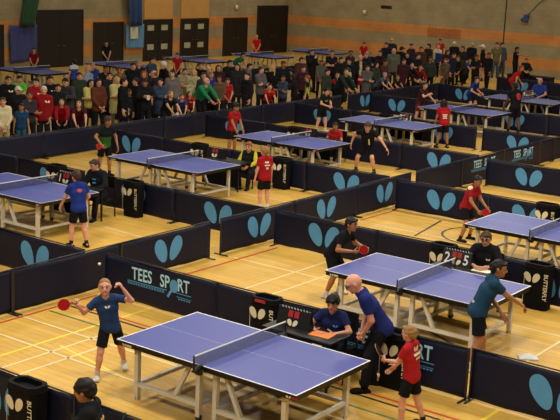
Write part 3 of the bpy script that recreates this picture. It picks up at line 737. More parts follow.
def barrier(x, y, rz, kind, label, group):
    """x,y: middle of the barrier; print faces local -y"""
    t = thing('barrier', label, 'barrier', (x, y, 0), rz, group); i = NB[0]; NB[0] += 1; ci = (i*7+i//3) % 4
    link('cloth', CLOTHS[ci][1], t, NAVY); link('top_rail', RAIL, t, POSTM)
    for q in (-1, 1): link('post', POST, t, POSTM, (q*(BL/2-.012), 0, 0)); link('foot', FOOT, t, POSTM, (q*(BL/2-.03), 0, 0))
    if kind:
        for me, m, nm in print_mesh(kind, ci): link(nm, me, t, m)
    return t
ORD = ['first','second','third','fourth','fifth','sixth','seventh','eighth','ninth','tenth','eleventh','twelfth','thirteenth','fourteenth']
DESC = {'wing': 'navy barrier with blue wing emblem', 'words': 'navy barrier with pale lettering', None: 'plain navy barrier'}
def spans(cs):
    """ends of the neighbouring barriers meet; returns (middle, stretch)"""
    out = []
    for i, c in enumerate(cs):
        a = c-BL/2; b = c+BL/2
        if i and abs(c-cs[i-1]-BL) < .2: a = (c+cs[i-1])/2+.004
        if i+1 < len(cs) and abs(cs[i+1]-c-BL) < .2: b = (c+cs[i+1])/2-.004
        out.append(((a+b)/2, (b-a)/BL))
    return out
def row(where, y, xs, group):
    sp = spans([q[0] for q in xs])
    for i, (x, k, *dy) in enumerate(xs):
        t = barrier(sp[i][0], y+(dy[0] if dy else 0), 0, k, '%s, %s from the left %s' % (DESC[k], ORD[i], where), group); t.scale.x = sp[i][1]
def col(where, x, ys, group):
    sp = spans([q[0] for q in ys])
    for i, (y, k, *dr) in enumerate(ys):
        t = barrier(x, sp[i][0], PI/2, k, '%s, %s from the front %s' % (DESC[k], ORD[i], where), group); t.scale.x = sp[i][1]
col('along the long middle aisle line', -12.87, [(9.75,None),(12.12,None),(14.4,'wing'),(17.0,'wing'),(19.33,'wing'),(21.65,'wing'),(24.2,None),(26.55,'words'),(28.9,'words'),(31.25,None),(33.6,None),(35.95,None),(38.3,None)], 'barriers of the long middle aisle line')
col('in the line before the crowd', -22.45, [(13.2,None),(16.6,None),(19.0,None),(21.35,None),(23.7,None),(26.05,None),(28.45,None),(30.8,None),(33.15,None),(35.9,'wing'),(38.3,None),(40.65,None)], 'barriers before the crowd')
row('in the front row', 8.1, [(-12.0,None),(-9.72,'wing'),(-7.4,None)], 'barriers of the front row')
row('behind the nearest table', 12.58, [(-11.42,'words'),(-9.09,'wing'),(-7.22,'words',-.05),(-4.88,'wing')], 'barriers behind the nearest table')
row('before the leftmost table', 12.5, [(-16.5,None),(-14.12,'wing')], 'barriers before the leftmost table')
row('behind the second nearest table', 17.22, [(-11.5,'wing'),(-9.2,None),(-6.85,'wing'),(-4.5,None)], 'barriers behind the second nearest table')
row('behind the leftmost table', 17.2, [(-21.1,None),(-19.0,'wing'),(-16.4,'wing'),(-14.05,'wing')], 'barriers behind the leftmost table')
row('behind the right edge table', 21.85, [(-11.55,'wing'),(-9.5,'wing'),(-7.2,None)], 'barriers behind the right edge table')
row('behind the table left of centre', 21.95, [(-21.0,'wing'),(-18.7,None),(-16.45,None),(-14.1,'wing')], 'barriers behind the table left of centre')
row('behind the upper middle table', 26.35, [(-21.0,'wing'),(-18.7,None),(-16.4,None),(-14.08,'wing')], 'barriers behind the upper middle table')
row('beyond the right edge court', 26.05, [(-11.4,'wing'),(-9.05,None)], 'barriers beyond the right edge court')
row('behind the fourth middle table', 31.0, [(-21.0,'wing'),(-18.75,None),(-16.5,'wing'),(-14.0,'wing')], 'barriers behind the fourth table of the middle column')
row('behind the fifth middle table', 35.75, [(-21.0,'wing'),(-18.65,None),(-16.35,'wing'),(-13.95,None)], 'barriers behind the fifth table of the middle column')
row('behind the sixth middle table', 41.3, [(-21.2,'wing'),(-18.85,None),(-16.5,None),(-14.1,None)], 'barriers behind the sixth table of the middle column')
row('nearest the long side wall', 46.4, [(-21.05,'wing'),(-18.7,None),(-16.35,None)], 'barriers nearest the long side wall')
col('behind the spectators', -30.2, [(31,None),(33.4,None),(35.8,None),(38.2,None),(40.6,None),(43,None),(45.4,None)], 'barriers behind the spectators')

# ------------------------------------------------------------------ tables
def net_mat():
    m = bpy.data.materials.new('net_mesh'); m.use_nodes = True; nt = m.node_tree; L = nt.links; b = nt.nodes['Principled BSDF']
    b.inputs['Base Color'].default_value = (*rgb(38,40,62), 1); b.inputs['Roughness'].default_value = .8
    tc = nt.nodes.new('ShaderNodeTexCoord'); br = nt.nodes.new('ShaderNodeTexBrick'); br.offset = 0
    sx = nt.nodes.new('ShaderNodeSeparateXYZ'); L.new(tc.outputs['Object'], sx.inputs[0]); cb = nt.nodes.new('ShaderNodeCombineXYZ'); L.new(sx.outputs[1], cb.inputs[0]); L.new(sx.outputs[2], cb.inputs[1]); L.new(cb.outputs[0], br.inputs['Vector'])
    br.inputs['Scale'].default_value = 1; br.inputs['Brick Width'].default_value = .012; br.inputs['Row Height'].default_value = .012; br.inputs['Mortar Size'].default_value = .0022; br.inputs['Mortar Smooth'].default_value = 0
    L.new(br.outputs['Fac'], b.inputs['Alpha'])
    return m
NETM = net_mat()
def make_table(label, x, y, group):
    t = thing('table_tennis_table', label, 'table', (x+1.37, y+.7625, 0), 0, group)
    for q in (-1, 1):
        mb = MB(); xa, xb = (.004, 1.37); w = .02
        xs = [xa, xb-w, xb]; ys = [-.7625, -.7625+w, -.0016, .0016, .7625-w, .7625]
        P = [[(q*a, b, .76) for b in ys] for a in xs]
        for i in range(2):
            for j in range(5):
                f = [P[i][j], P[i+1][j], P[i+1][j+1], P[i][j+1]]; 
                if q < 0: f = f[::-1]
                mb.add(f, [(0,1,2,3)], 1 if (i == 1 or j in (0,2,4)) else 0)
        x0, x1 = sorted((q*xa, q*xb)); z0 = .738
        mb.add([(x0,-.7625,z0),(x1,-.7625,z0),(x1,.7625,z0),(x0,.7625,z0),(x0,-.7625,.76),(x1,-.7625,.76),(x1,.7625,.76),(x0,.7625,.76)], [(3,2,1,0),(0,1,5,4),(1,2,6,5),(2,3,7,6),(3,0,4,7)], 2)
        top = mb.build('tabletop', [TOPB, WHITE, BLACKM], t)
        mb = MB(); e = .012; x0 += e; x1 -= e
        for a, b in (((x0,-.745,.685),(x1,-.72,.738)), ((x0,.72,.685),(x1,.745,.738)), ((x0,-.72,.685),(x0+.025,.72,.738)), ((x1-.025,-.72,.685),(x1,.72,.738))): mb.box(a, b)
        mb.build('apron', BLACKM, t)
        # small maker's patch near the corner of the apron
        for sy_ in (-1,):
            fn = lambda a, b: (q*1.25+a, -.7465, .71+b)
            link('apron_badge', flat_mesh([place2(EMB, .05, .04, 0, 0)], fn, 'apron_badge'), t, CREAM)
            MB().box((q*1.25+.05-.01 if q > 0 else q*1.25+.04, -.7468, .695), (q*1.25+.12, -.7455, .725)).build('apron_badge', REDP if q > 0 else CREAM, t)
        for sy_ in (-1, 1):
            lg = MB().bar((q*1.13, sy_*.63, .0), (q*1.13, sy_*.63, .69), .06).build('leg', LEGM, t)
            MB().tube([(q*1.13, sy_*.63, 0), (q*1.13, sy_*.63, .03)], .032).build('rubber_foot', BLACKM, lg)
            lg = MB().bar((q*.13, sy_*.63, .05), (q*.13, sy_*.63, .69), .06).build('leg', LEGM, t)
            mb = MB(); mb.tube([(q*.13, sy_*.63-.016, .045), (q*.13, sy_*.63+.016, .045)], .045, 14); mb.build('wheel', BLACKM, lg)
            MB().bar((q*.13, sy_*.63, .20), (q*1.13, sy_*.63, .20), .05).build('side_beam', LEGM, t)
            mb = MB(); mb.bar((q*.27, sy_*.63, .68), (q*.50, sy_*.63, .22), .05); mb.build('brace', LEGM, t)
        MB().bar((q*1.13, -.63, .20), (q*1.13, .63, .20), .045).build('cross_beam', LEGM, t)
        MB().bar((q*.13, -.63, .20), (q*.13, .63, .20), .045).build('cross_beam', LEGM, t)
    net = link('net', None, t, None, (0, 0, .76))
    mb = MB(); mb.add([(0,-.88,.004),(0,.88,.004),(0,.88,.148),(0,-.88,.148)], [(0,1,2,3)])
    mb.build('net_mesh', NETM, net)
    MB().box((-.006,-.89,.140),(.006,.89,.1545)).build('net_tape', WHITE, net)
    for sy_ in (-1, 1):
        mb = MB(); mb.tube([(0,sy_*.895,-.03),(0,sy_*.895,.16)], .011, 8).box((-.03,min(sy_*.74,sy_*.9),-.05),(.03,max(sy_*.74,sy_*.9),-.026)).box((-.04,sy_*.80-.03,-.10),(.04,sy_*.80+.03,-.05),0,.008).box((-.025,min(sy_*.745,sy_*.9),.0),(.025,max(sy_*.745,sy_*.9),.006))
        mb.build('net_post', BLACKM, net)
    return t
TABLES = [(-9.41,9.62,'nearest blue table tennis table with dark net and pale legs'),
 (-9.37,14.11,'blue table tennis table behind the bald coach in the second court'),
 (-9.35,18.66,'blue table tennis table cut by the right edge behind the umpire with glasses'),
 (-18.55,14.12,'blue table tennis table cut by the left edge before the boy in royal blue'),
 (-18.6,18.65,'blue table tennis table left of centre beside the boy in black and green'),
 (-18.68,23.4,'blue table tennis table in the upper middle between red and black players'),
 (-18.75,28.52,'blue table tennis table facing the girl in red with white back print'),
 (-18.75,33.3,'blue table tennis table beside the player with red patch on his back'),
 (-18.75,38.1,'blue table tennis table before the bald umpire in blue at far right')]
for x, y, lab in TABLES: make_table(lab, x, y, 'blue table tennis tables in courts')
FARL = ['far blue table at the left under the slate blue banner','far blue table under the light blue banner','far blue table before the two windowed double doors','far blue table before the tall door near the corner','far blue table by the start of the side wall']
for (x, y), lab in zip([(-35.4,29.2),(-35.3,34),(-35.4,38.9),(-35.3,43.8),(-35.3,48.6)], FARL): make_table(lab, x, y, 'far blue tables along the end wall')

# ------------------------------------------------------------------ towel boxes, score tables, umpire chairs
def oct_(w, d, c): return [(-w/2+c,-d/2),(w/2-c,-d/2),(w/2,-d/2+c),(w/2,d/2-c),(w/2-c,d/2),(-w/2+c,d/2),(-w/2,d/2-c),(-w/2,-d/2+c)]
VT = text_faces('BUTTERFLY')
def towel_box(x, y, label, rz=0, slot=False, sc=1.0):
    t = thing('towel_box', label, 'towel box', (x, y, 0), rz, 'black towel boxes beside the courts'); t.scale = (sc,)*3
    w, d, h = .42, .25, .69
    mb = MB(); mb.prism(oct_(w,d,.05), .0, h, 0, oct_(w+.02,d+.02,.05)); mb.build('box_body', BLACKC, t)
    mb = MB(); o = oct_(w+.05,d+.05,.07); i_ = oct_(w-.06,d-.06,.05); n = 8
    vs = [(a,b,h) for a,b in o]+[(a*1.0,b*1.0,h+.07) for a,b in oct_(w+.03,d+.03,.07)]+[(a,b,h+.07) for a,b in i_]+[(a,b,h+.01) for a,b in i_]
    fs = [tuple(range(n))[::-1]]
    for k in range(3): fs += [(k*n+j, k*n+(j+1)%n, (k+1)*n+(j+1)%n, (k+1)*n+j) for j in range(n)]
    fs.append(tuple(3*n+j for j in range(n))); mb.add(vs, fs); mb.build('rim', BLACKC, t)
    fn = lambda a, b: (a, -d/2-.004-.01*b/h, b)
    link('wing_emblem', flat_mesh([place2(EMB, .20, .19, -.065, .53)], fn, 'wing_emblem'), t, CREAM)
    link('lettering', flat_mesh([place2(VT, .064, .07, .145, .40, -PI/2)], fn, 'lettering'), t, CREAM)
    link('edging', flat_mesh([rect_faces(-.198,.12,-.191,.55)], fn, 'edging'), t, CREAM)
    if slot: MB().box((-.10,-d/2-.034,h+.012),(.08,-d/2-.02,h+.05)).build('red_tag', REDP, t)
    return t
def digit_card(dg, c, parent, m=WHITE):
    link('digit', flat_mesh([place2(text_faces(dg), .15, .16, 0, 0)], lambda a, b: (c+a, -.012, .04+b), 'digit'), parent, m)
def score_board(x, y, z, dl, dr, label):
    t = thing('flip_scoreboard', label, 'scoreboard', (x, y, z), 0, 'flip scoreboards on the umpire tables')
    mb = MB(); mb.add([(-.26,-.06,0),(.26,-.06,0),(.26,.09,0),(-.26,.09,0),(-.26,.005,.24),(.26,.005,.24),(.26,.02,.24),(-.26,.02,.24)], [(3,2,1,0),(4,5,6,7),(0,1,5,4),(1,2,6,5),(2,3,7,6),(3,0,4,7)]); mb.build('easel', BLACKM, t)
    f = lambda a, b: (a, -.064+.065*b/.24-.004, b)
    for c, dg in ((-.17, dl), (.17, dr)):
        if dg: link('digit', flat_mesh([place2(text_faces(dg), .15, .16, c, .04)], f, 'digit'), t, WHITE)
    link('red_digit', flat_mesh([rect_faces(-.085,.13,-.01,.215), rect_faces(.01,.13,.085,.215)], f, 'red_digit'), t, REDP)
    link('wing_emblem', flat_mesh([place2(EMB, .12, .10, 0, .06)], f, 'wing_emblem'), t, CREAM)
    mb = MB()
    mb.tube([(-.22+.44*k/72, .012+.014*math.cos(k*PI/4), .24+.014*math.sin(k*PI/4)) for k in range(73)], .003, 5)
    mb.build('ring_binding', LEGM, t)
    return t
def umpire_table(x, y, label, drape=True):
    t = thing('umpire_table', label, 'table', (x, y, 0), 0, 'small black umpire tables')
    MB().box((-.55,-.24,.655),(.55,.24,.685),0,.006).build('tabletop', BLACKM, t)
    for a in (-1, 1):
        for b in (-1, 1): MB().bar((a*.50,b*.2,0),(a*.50,b*.2,.655),.03).build('leg', BLACKM, t)
    mb = MB(); n = 16; vs = []
    for i in range(n+1):
        q = i/n; vs += [(-.55+1.10*q, -.245-.008*math.sin(q*20), .67), (-.55+1.10*q, -.25-.02*math.sin(q*20+1), .10)]
    vs += [(x_, y_+.006, z_) for x_, y_, z_ in vs]; N = 2*(n+1)
    fs = [(2*i+1, 2*i+3, 2*i+2, 2*i) for i in range(n)]+[(N+2*i, N+2*i+2, N+2*i+3, N+2*i+1) for i in range(n)]
    mb.add(vs, fs, 0, True); mb.build('cloth_front', BLACKC, t)
    return t
def chair(x, y, rz, label):
    t = thing('folding_chair', label, 'chair', (x, y, 0), rz, 'black chairs of the umpires')
    MB().box((-.2,-.2,.34),(.2,.2,.37),0,.01).build('seat', BLACKC, t)
    MB().box((-.2,.19,.60),(.2,.215,.84),0,.01).build('backrest', BLACKC, t)
    for a in (-1, 1):
        MB().bar((a*.19,-.18,0),(a*.19,-.18,.34),.022).build('leg', BLACKM, t); MB().bar((a*.19,.2,0),(a*.19,.2,.84),.022).build('leg', BLACKM, t)
def paper(x, y, z, m, label, w=.30, d=.22, rz=.1):
    o = MB().box((-w/2,-d/2,0),(w/2,d/2,.006)).build('score_sheet', m); o.location = (x, y, z); o.rotation_euler = (0,0,rz); tag(o, label, 'paper')
# ------------------------------------------------------------------ court furniture
GA = dict(group=None)
def court(tx, ty, who, dl, dr, box_l=None, box_r=None, sheet=None, slot=False, sbx=-.20):
    umpire_table(tx, ty, 'small black umpire table '+who)
    score_board(tx+sbx, ty+.02, .685, dl, dr, 'black flip scoreboard on the umpire table '+who)
    if box_l: towel_box(*box_l, 'black winged towel box left of the umpire table '+who, 0, slot)
    if box_r: towel_box(*box_r, 'black winged towel box right of the umpire table '+who)
    if sheet: paper(tx+.26, ty, .685, sheet[0], sheet[1])
court(-8.03, 11.72, 'at the nearest table', '', '', (-9.16,12.37), (-6.98,12.34), (ORANGE, 'orange score sheet in front of the seated boy in dark blue'), True)
court(-7.96, 16.14, 'of the second court', '2', '5', (-8.86,17.02), (-7.10,17.02), (PAPER, 'pale score sheet before the umpire with glasses'))
court(-16.8, 15.98, 'of the leftmost court', '1', '', (-18.55,17.04), (-16.2,17.02), sbx=-.32)
court(-16.76, 20.8, 'left of the court centre', '', '', (-18.45,21.78), (-15.85,21.78), sbx=-.38)
court(-17.25, 25.35, 'of the upper middle court', '', '', (-18.6,26.15), None, sbx=-.36)
court(-17.3, 30.42, 'of the fourth middle court', '3', '1', (-18.45,30.82), None, (PAPER, 'pale sheet on the umpire table before the fourth court'))
court(-17.75, 40.35, 'of the far right court', '4', '2', (-18.7,40.9), None)
t = bpy.data.objects['umpire_table']
link('front_card', flat_mesh([rect_faces(.30,.46,.45,.65), ], lambda a, b: (a, -.278, b), 'front_card'), t, CREAM)
link('card_print', flat_mesh([rect_faces(.34,.52,.355,.62), rect_faces(.375,.52,.39,.62), rect_faces(.39,.52,.42,.535), rect_faces(.39,.605,.42,.62)], lambda a, b: (a, -.281, b), 'card_print'), t, BLACKC)
towel_box(-9.0, 21.68, 'black towel box with cream wings by the right edge table')
towel_box(-9.1, 7.93, 'black towel box with cream wings at the lower left corner')
for x, y, rz, w in ((-7.85,12.2,0,'under the boy in dark blue at the nearest table'), (-7.86,16.64,0,'under the umpire with glasses'), (-16.62,16.5,0,'under the umpire of the leftmost court'), (-16.45,21.35,0,'under the umpire in black and yellow'), (-17.08,25.97,0,'under the umpire child in red'), (-17.7,40.9,0,'under the bald umpire in blue'), (-7.64,7.62,-.97,'under the official at the lower left')):
    chair(x, y, rz, 'black folding chair '+w)

# ------------------------------------------------------------------ players and officials
SH = (30,30,36)
WSH = (206,204,198)
P1 = person('boy in blue shirt stretching out a red bat beside the nearest table', -9.96, 10.03, -42, 1.34, None, 'pink', 'fair', 'crop', ('tee',(44,66,108)), ('shorts',(26,27,34)), WSH, .0095, 1.14, .88,
    dict(pel=(0,.02,.515), lean=4, side=-9, head=(-4,-2), RH=(.10,-.30,.765), LH=(.13,.13,.93), Lpole=(-.1,.9,-1), Rpole=(-.3,-.4,-.9), RF=(.03,-.105,.045), LF=(-.20,.17,.085,.25), Lhand='fist', Rhand='grip', Rpalm=(.6,.3,.7), Lpalm=(0,-1,.2)), eyes=True, sole=(60,60,64))
on_cloth(P1, P1['top'], [place2(EMB, .05, .035, .0, 0)], P1['shL']*.45+P1['pel']*.12+P1['shR']*.43-P1['U']*.03, P1['L'], P1['U'], P1['F'], 'chest_emblem', CREAM)
racket(P1, 'R', (.25,-1,-.08), (1,.2,.2), 'red table tennis bat of the boy beside the nearest table')
tag(MB().ball((0,0,0), .020, 0, 16, 10).build('table_tennis_ball', WHITE, None, (-10.12,10.02,1.5)), 'white ball in the air above the boy in blue', 'ball')
P2 = person('boy in red shirt with white back print at the right of the nearest table', -6.19, 11.31, 190, 1.25, None, 'pink', 'fair', 'short', ('tee',(170,34,40)), ('shorts',(24,25,30)), SH, .0095, 1.12, 1.0,
    dict(pel=(0,0,.52), lean=6, twist=-4, head=(-6,4), LH=(.25,.03,.63), RH=(.20,-.12,.55), Lpole=(-.3,.5,-.9), Rpole=(-.3,-.6,-.8), LF=(.04,.09,.045), RF=(-.12,-.10,.045), Lhand='grip', Rhand='relax', Lpalm=(.2,-1,.2)), eyes=True)
bo = P2['pel']+P2['U']*.24*1.25
on_cloth(P2, P2['top'], [place2(EMB, .085, .07, 0, .04), place2(text_faces('P. LANE'), .026, .034, 0, -.06), place2(text_faces('LEEDS'), .026, .034, 0, -.115)][:1]+[rect_faces(-.085,-.035,.085,-.008,6), rect_faces(-.06,-.085,.06,-.058,6)], bo, -P2['L'], P2['U'], -P2['F'], 'back_print', CREAM)
racket(P2, 'L', (.5,.05,.87), (.85,.23,-.5), 'dark table tennis bat held by the boy in red', (40,30,34), (24,24,26))
P3 = person('bald coach in blue polo shirt bending with clasped hands', -7.24, 12.02, 222, 1.71, None, 'pink', 'grey', 'bald', ('polo',(34,44,108)), ('trousers',(24,24,28)), (26,24,24), .011, 1.0, 1.02,
    dict(pel=(-.10,0,.50), lean=34, head=(-4,22), LH=(.05,.035,.455), RH=(.05,-.03,.46), pole=(-.7,.8,-.1), LF=(.03,.085,.045), RF=(-.07,-.085,.045), Lhand='grip', Rhand='grip', Lpalm=(0,-1,0), Rpalm=(0,1,0)), eyes=True)
glasses(P3, BLACKM)
P4 = person('seated boy in dark blue shirt behind the orange score sheet', -7.86, 12.12, 282, 1.44, 'sit', 'fair', 'dark', 'fringe', ('tee',(32,40,84)), ('trousers',(30,32,40)), SH, .010, 1.12, 1.0,
    dict(head=(6,16), lean=4, LH=(.20,.09,.47), RH=(.2,-.1,.47)), eyes=True)
on_cloth(P4, P4['top'], [place2(EMB, .05, .04, .07, 0)], P4['pel']+P4['U']*.2*1.44, P4['L'], P4['U'], P4['F'], 'chest_emblem', EMBL)
P5 = person('player in black with red bat at the left end of the second court', -9.86, 15.18, 8, 1.50, None, 'tan', 'dark', 'short', ('tee',(26,27,32)), ('shorts',(24,24,28)), WSH, .010, 1.08, 1.0,
    dict(pel=(-.06,0,.49), lean=34, head=(0,-6), RH=(.22,-.10,.57), LH=(.26,.12,.58), Rpole=(-.7,-.6,-.4), Lpole=(-.6,.7,-.4), RF=(-.05,-.12,.045), LF=(-.02,.15,.045), Rhand='grip', Rpalm=(.2,.6,.3)), eyes=True)
racket(P5, 'R', (.85,.0,.38), (.35,-1,.2), 'red table tennis bat of the player in black in the second court')
P6 = person('player in teal shirt leaning over the right corner of the second table', -6.50, 13.80, 44, 1.60, None, 'tan', 'dark', 'short', ('tee',(34,66,92)), ('shorts',(24,25,30)), WSH, .010, 1.05, 1.05,
    dict(pel=(-.06,0,.51), lean=23, twist=-8, head=(-14,0), RH=(.31,-.03,.575), LH=(.15,.02,.50), Rpole=(-.4,-.7,-.6), Lpole=(-.4,.8,-.4), LF=(.06,.11,.045), RF=(-.14,-.11,.045), Rhand='relax', Lhand='relax', Rpalm=(0,.3,-1)), eyes=True)
on_cloth(P6, P6['top'], [place2(EMB, .06, .045, 0, 0)], P6['pel']+P6['U']*.06*1.6, -P6['L'], P6['U'], -P6['F'], 'back_emblem', CREAM)
P7 = person('umpire with glasses in black jacket behind the pale score sheet', -7.86, 16.58, 284, 1.60, 'sit', 'fair', 'brown', 'short', ('jacket',(26,26,30)), ('trousers',(28,28,32)), SH, .012, 1.05, 1.05, dict(head=(0,14), LH=(.24,.08,.46), RH=(.24,-.08,.46)), eyes=True)
glasses(P7, BLACKM)
on_cloth(P7, P7['top'], [place2(EMB, .05, .04, .07, 0)], P7['pel']+P7['U']*.2*1.60, P7['L'], P7['U'], P7['F'], 'chest_emblem', CREAM)
P8 = person('player in red shirt with white shoulder at the right edge court', -10.12, 20.35, -4, 1.42, None, 'tan', 'dark', 'short', ('tee',(158,32,42)), ('shorts',(26,26,30)), SH, .012, 1.08, 1.0,
    dict(pel=(-.04,0,.50), lean=20, head=(0,8), RH=(.20,-.10,.50), LH=(.22,.10,.52), Rhand='grip', Rpole=(-.8,-.6,-.2), RF=(-.03,-.11,.045), LF=(-.02,.12,.045)), eyes=True)
racket(P8, 'R', (.9,.1,.2), (.3,-1,.2), 'red table tennis bat of the player with white shoulder')
on_cloth(P8, P8['top'], [disc_faces(.06,.05)], P8['shR']+P8['U']*.0-P8['F']*.0, P8['L'], P8['F'], P8['U']-.4*P8['L'], 'shoulder_patch', CREAM)
P9 = person('boy in royal blue shirt with back turned at the leftmost table', -15.12, 14.42, 160, 1.42, None, 'pink', 'brown', 'short', ('tee',(36,54,132)), ('shorts',(24,25,34)), SH, .012, 1.1, 1.0,
    dict(lean=8, head=(10,6), LH=(.20,.16,.53), RH=(.16,-.14,.56), Lpole=(-.6,.8,-.4), LF=(.03,.09,.045), RF=(-.06,-.09,.045)), eyes=True)
on_cloth(P9, P9['top'], [disc_faces(.05,.035)], P9['pel']+P9['U']*.23*1.42, -P9['L'], P9['U'], -P9['F'], 'back_print', REDP)
P10 = person('umpire in black jacket at the leftmost court', -16.62, 16.42, 285, 1.58, 'sit', 'fair', 'brown', 'short', ('jacket',(28,29,34)), ('trousers',(28,28,32)), SH, .014, 1.05, 1.0, dict(head=(-30,18)), eyes=True)
on_cloth(P10, P10['top'], [rect_faces(-.06,-.05,.02,.05,3)], P10['pel']+P10['U']*.2*1.58, P10['L'], P10['U'], P10['F'], 'chest_print', EMBL)
P11 = person('boy in black and green shirt with red bat left of the centre table', -19.72, 19.66, -14, 1.50, None, 'tan', 'brown', 'fringe', ('tee',(28,32,32),('low',(52,92,40))), ('shorts',(24,24,28)), SH, .012, 1.1, 1.0,
    dict(lean=12, head=(6,8), RH=(.14,-.15,.56), LH=(.12,.17,.52), Rhand='grip', pole=(-.6,.9,-.2), LF=(.0,.10,.045), RF=(-.04,-.10,.045)), eyes=True)
racket(P11, 'R', (.2,-.9,.15), (1,.1,.2), 'red table tennis bat of the boy in black and green')
P12 = person('boy in red shirt with back turned at the table left of centre', -14.72, 19.6, 160, 1.38, None, 'pink', 'fair', 'short', ('tee',(160,28,36)), ('shorts',(26,26,30)), WSH, .012, 1.1, 1.0, dict(lean=3, head=(8,6), LH=(.06,.15,.47)), eyes=True)
on_cloth(P12, P12['top'], [place2(EMB, .07, .05, 0, .03), rect_faces(-.07,-.05,.07,-.02,4), rect_faces(-.03,-.12,.03,-.08,4)], P12['pel']+P12['U']*.22*1.38, -P12['L'], P12['U'], -P12['F'], 'back_print', CREAM)
P12b = person('umpire in black and yellow top at the table left of centre', -16.45, 21.28, 285, 1.42, 'sit', 'fair', 'ginger', 'short', ('long',(34,34,34),('sleeves',(196,186,60))), ('trousers',(28,28,32)), SH, .014, 1.1, 1.0, dict(head=(0,10)), eyes=True)
P13 = person('player in red shirt with dark bat beyond the table left of centre', -19.5, 24.35, -4, 1.48, None, 'tan', 'dark', 'wavy', ('tee',(164,30,34)), ('shorts',(30,28,34)), SH, .014, 1.06, 1.0,
    dict(lean=10, head=(4,8), RH=(.20,-.10,.52), LH=(.16,.12,.52), Rhand='grip', pole=(-.6,.9,-.3)), eyes=True)
racket(P13, 'R', (.9,0,.1), (.2,-1,.1), 'dark table tennis bat of the player in red beyond the centre', (30,30,34), (30,30,34))
P14 = person('player in black lunging with lowered head at the upper middle table', -15.62, 25.2, 285, 1.60, None, 'fair', 'brown', 'short', ('tee',(24,25,28)), ('shorts',(22,22,26)), SH, .012, 1.06, 1.0,
    dict(pel=(-.02,.02,.46), lean=34, twist=10, side=6, head=(10,18), LH=(.12,.36,.47), RH=(.06,-.24,.50), Lpole=(-.4,.6,.6), Rpole=(-.5,-.9,-.2), LF=(.03,.16,.045), RF=(-.02,-.17,.045)), eyes=True)
on_cloth(P14, P14['top'], [rect_faces(.02,-.12,.055,.08,4)], P14['pel']+P14['U']*.14*1.6, P14['L'], P14['U'], P14['F'], 'front_print', CREAM)
P14b = person('umpire child in red shirt at the upper middle table', -17.08, 25.92, 285, 1.40, 'sit', 'tan', 'dark', 'short', ('tee',(160,30,34)), ('trousers',(30,30,34)), SH, .014, 1.1, 1.0, dict(head=(0,8)), eyes=True)
P15 = person('boy in black shirt with green chest print behind the umpire child in red', -20.5, 30.2, -6, 1.46, None, 'fair', 'dark', 'short', ('tee',(28,30,32)), ('shorts',(22,22,26)), WSH, .014, 1.08, 1.0,
    dict(lean=16, head=(4,12), RH=(.20,-.05,.60), LH=(.22,.05,.60), pole=(-.4,1,-.6), LF=(.05,.10,.045), RF=(-.06,-.10,.045)), eyes=True)
on_cloth(P15, P15['top'], [place2(EMB, .10, .08, 0, 0)], P15['pel']+P15['U']*.2*1.46, P15['L'], P15['U'], P15['F'], 'chest_print', mat('print_green', rgb(96,170,56), .6))
P16 = person('girl in red shirt with white back print and tied dark hair', -16.25, 30.55, 140, 1.46, None, 'tan', 'dark', 'long', ('tee',(166,28,38)), ('shorts',(28,26,32)), SH, .014, 1.06, 1.0, dict(lean=10, LH=(.10,.15,.50), RH=(.12,-.16,.50), LF=(.02,.11,.045), RF=(-.02,-.11,.045)), eyes=True)
on_cloth(P16, P16['top'], [rect_faces(-.08,-.01,.08,.02,5), rect_faces(-.06,-.06,.06,-.03,5), rect_faces(-.07,-.11,.07,-.08,5)], P16['pel']+P16['U']*.16*1.46, -P16['L'], P16['U'], -P16['F'], 'back_print', CREAM)
P17 = person('player in maroon shirt raising a hand to serve near the crowd barrier', -19.2, 34.25, 0, 1.52, None, 'fair', 'brown', 'short', ('tee',(66,34,38)), ('shorts',(110,40,36)), SH, .014, 1.06, 1.0,
    dict(lean=14, head=(0,4), RH=(.22,.0,.72), LH=(.30,.08,.60), Rpole=(-.2,-1,-.5), Lpole=(-.2,.8,-.8), RF=(-.06,-.1,.045), LF=(.04,.1,.045)), eyes=True)
tag(MB().ball((0,0,0), .020, 0, 16, 10).build('table_tennis_ball', WHITE, None, (-18.45,34.1,.96)), 'small white ball in the air by the player in maroon', 'ball')
P18 = person('tall player in black shirt with red patch on his back', -16.1, 35.25, 145, 1.72, None, 'brown', 'dark', 'short', ('tee',(26,26,30)), ('shorts',(24,24,30)), SH, .014, 1.0, 1.05, dict(lean=10, head=(15,6), LH=(.18,.14,.52), RH=(.12,-.14,.5), LF=(.04,.10,.045), RF=(-.04,-.10,.045)), eyes=True)
on_cloth(P18, P18['top'], [disc_faces(.10,.12)], P18['pel']+P18['U']*.2*1.72-P18['L']*.06, -P18['L'], P18['U'], -P18['F'], 'back_patch', REDP)
P19 = person('player in red shirt bending near the far barrier with pale wings', -20.75, 45.1, 20, 1.62, None, 'fair', 'ginger', 'short', ('tee',(186,32,34)), ('shorts',(150,36,34)), WSH, .016, 1.05, 1.0, dict(pel=(-.08,0,.47), lean=38, head=(0,-10), LH=(.16,.10,.42), RH=(.05,-.15,.38), LF=(.0,.12,.045), RF=(-.1,-.1,.045)))
P20 = person('boy in royal blue crouching at the left of the far right table', -19.6, 38.9, 0, 1.50, None, 'fair', 'brown', 'short', ('tee',(38,52,140)), ('shorts',(30,32,60)), SH, .016, 1.05, 1.0, dict(pel=(-.05,0,.48), lean=26, head=(0,-4), LH=(.2,.12,.52), RH=(.2,-.12,.52), LF=(.02,.12,.045), RF=(-.05,-.12,.045)))
P21 = person('bald umpire in blue shirt at the far right court', -17.7, 40.85, 275, 1.80, 'sit', 'pink', 'grey', 'bald', ('polo',(44,64,140)), ('trousers',(30,30,36)), SH, .016, 1.0, 1.15, dict(head=(0,4)))
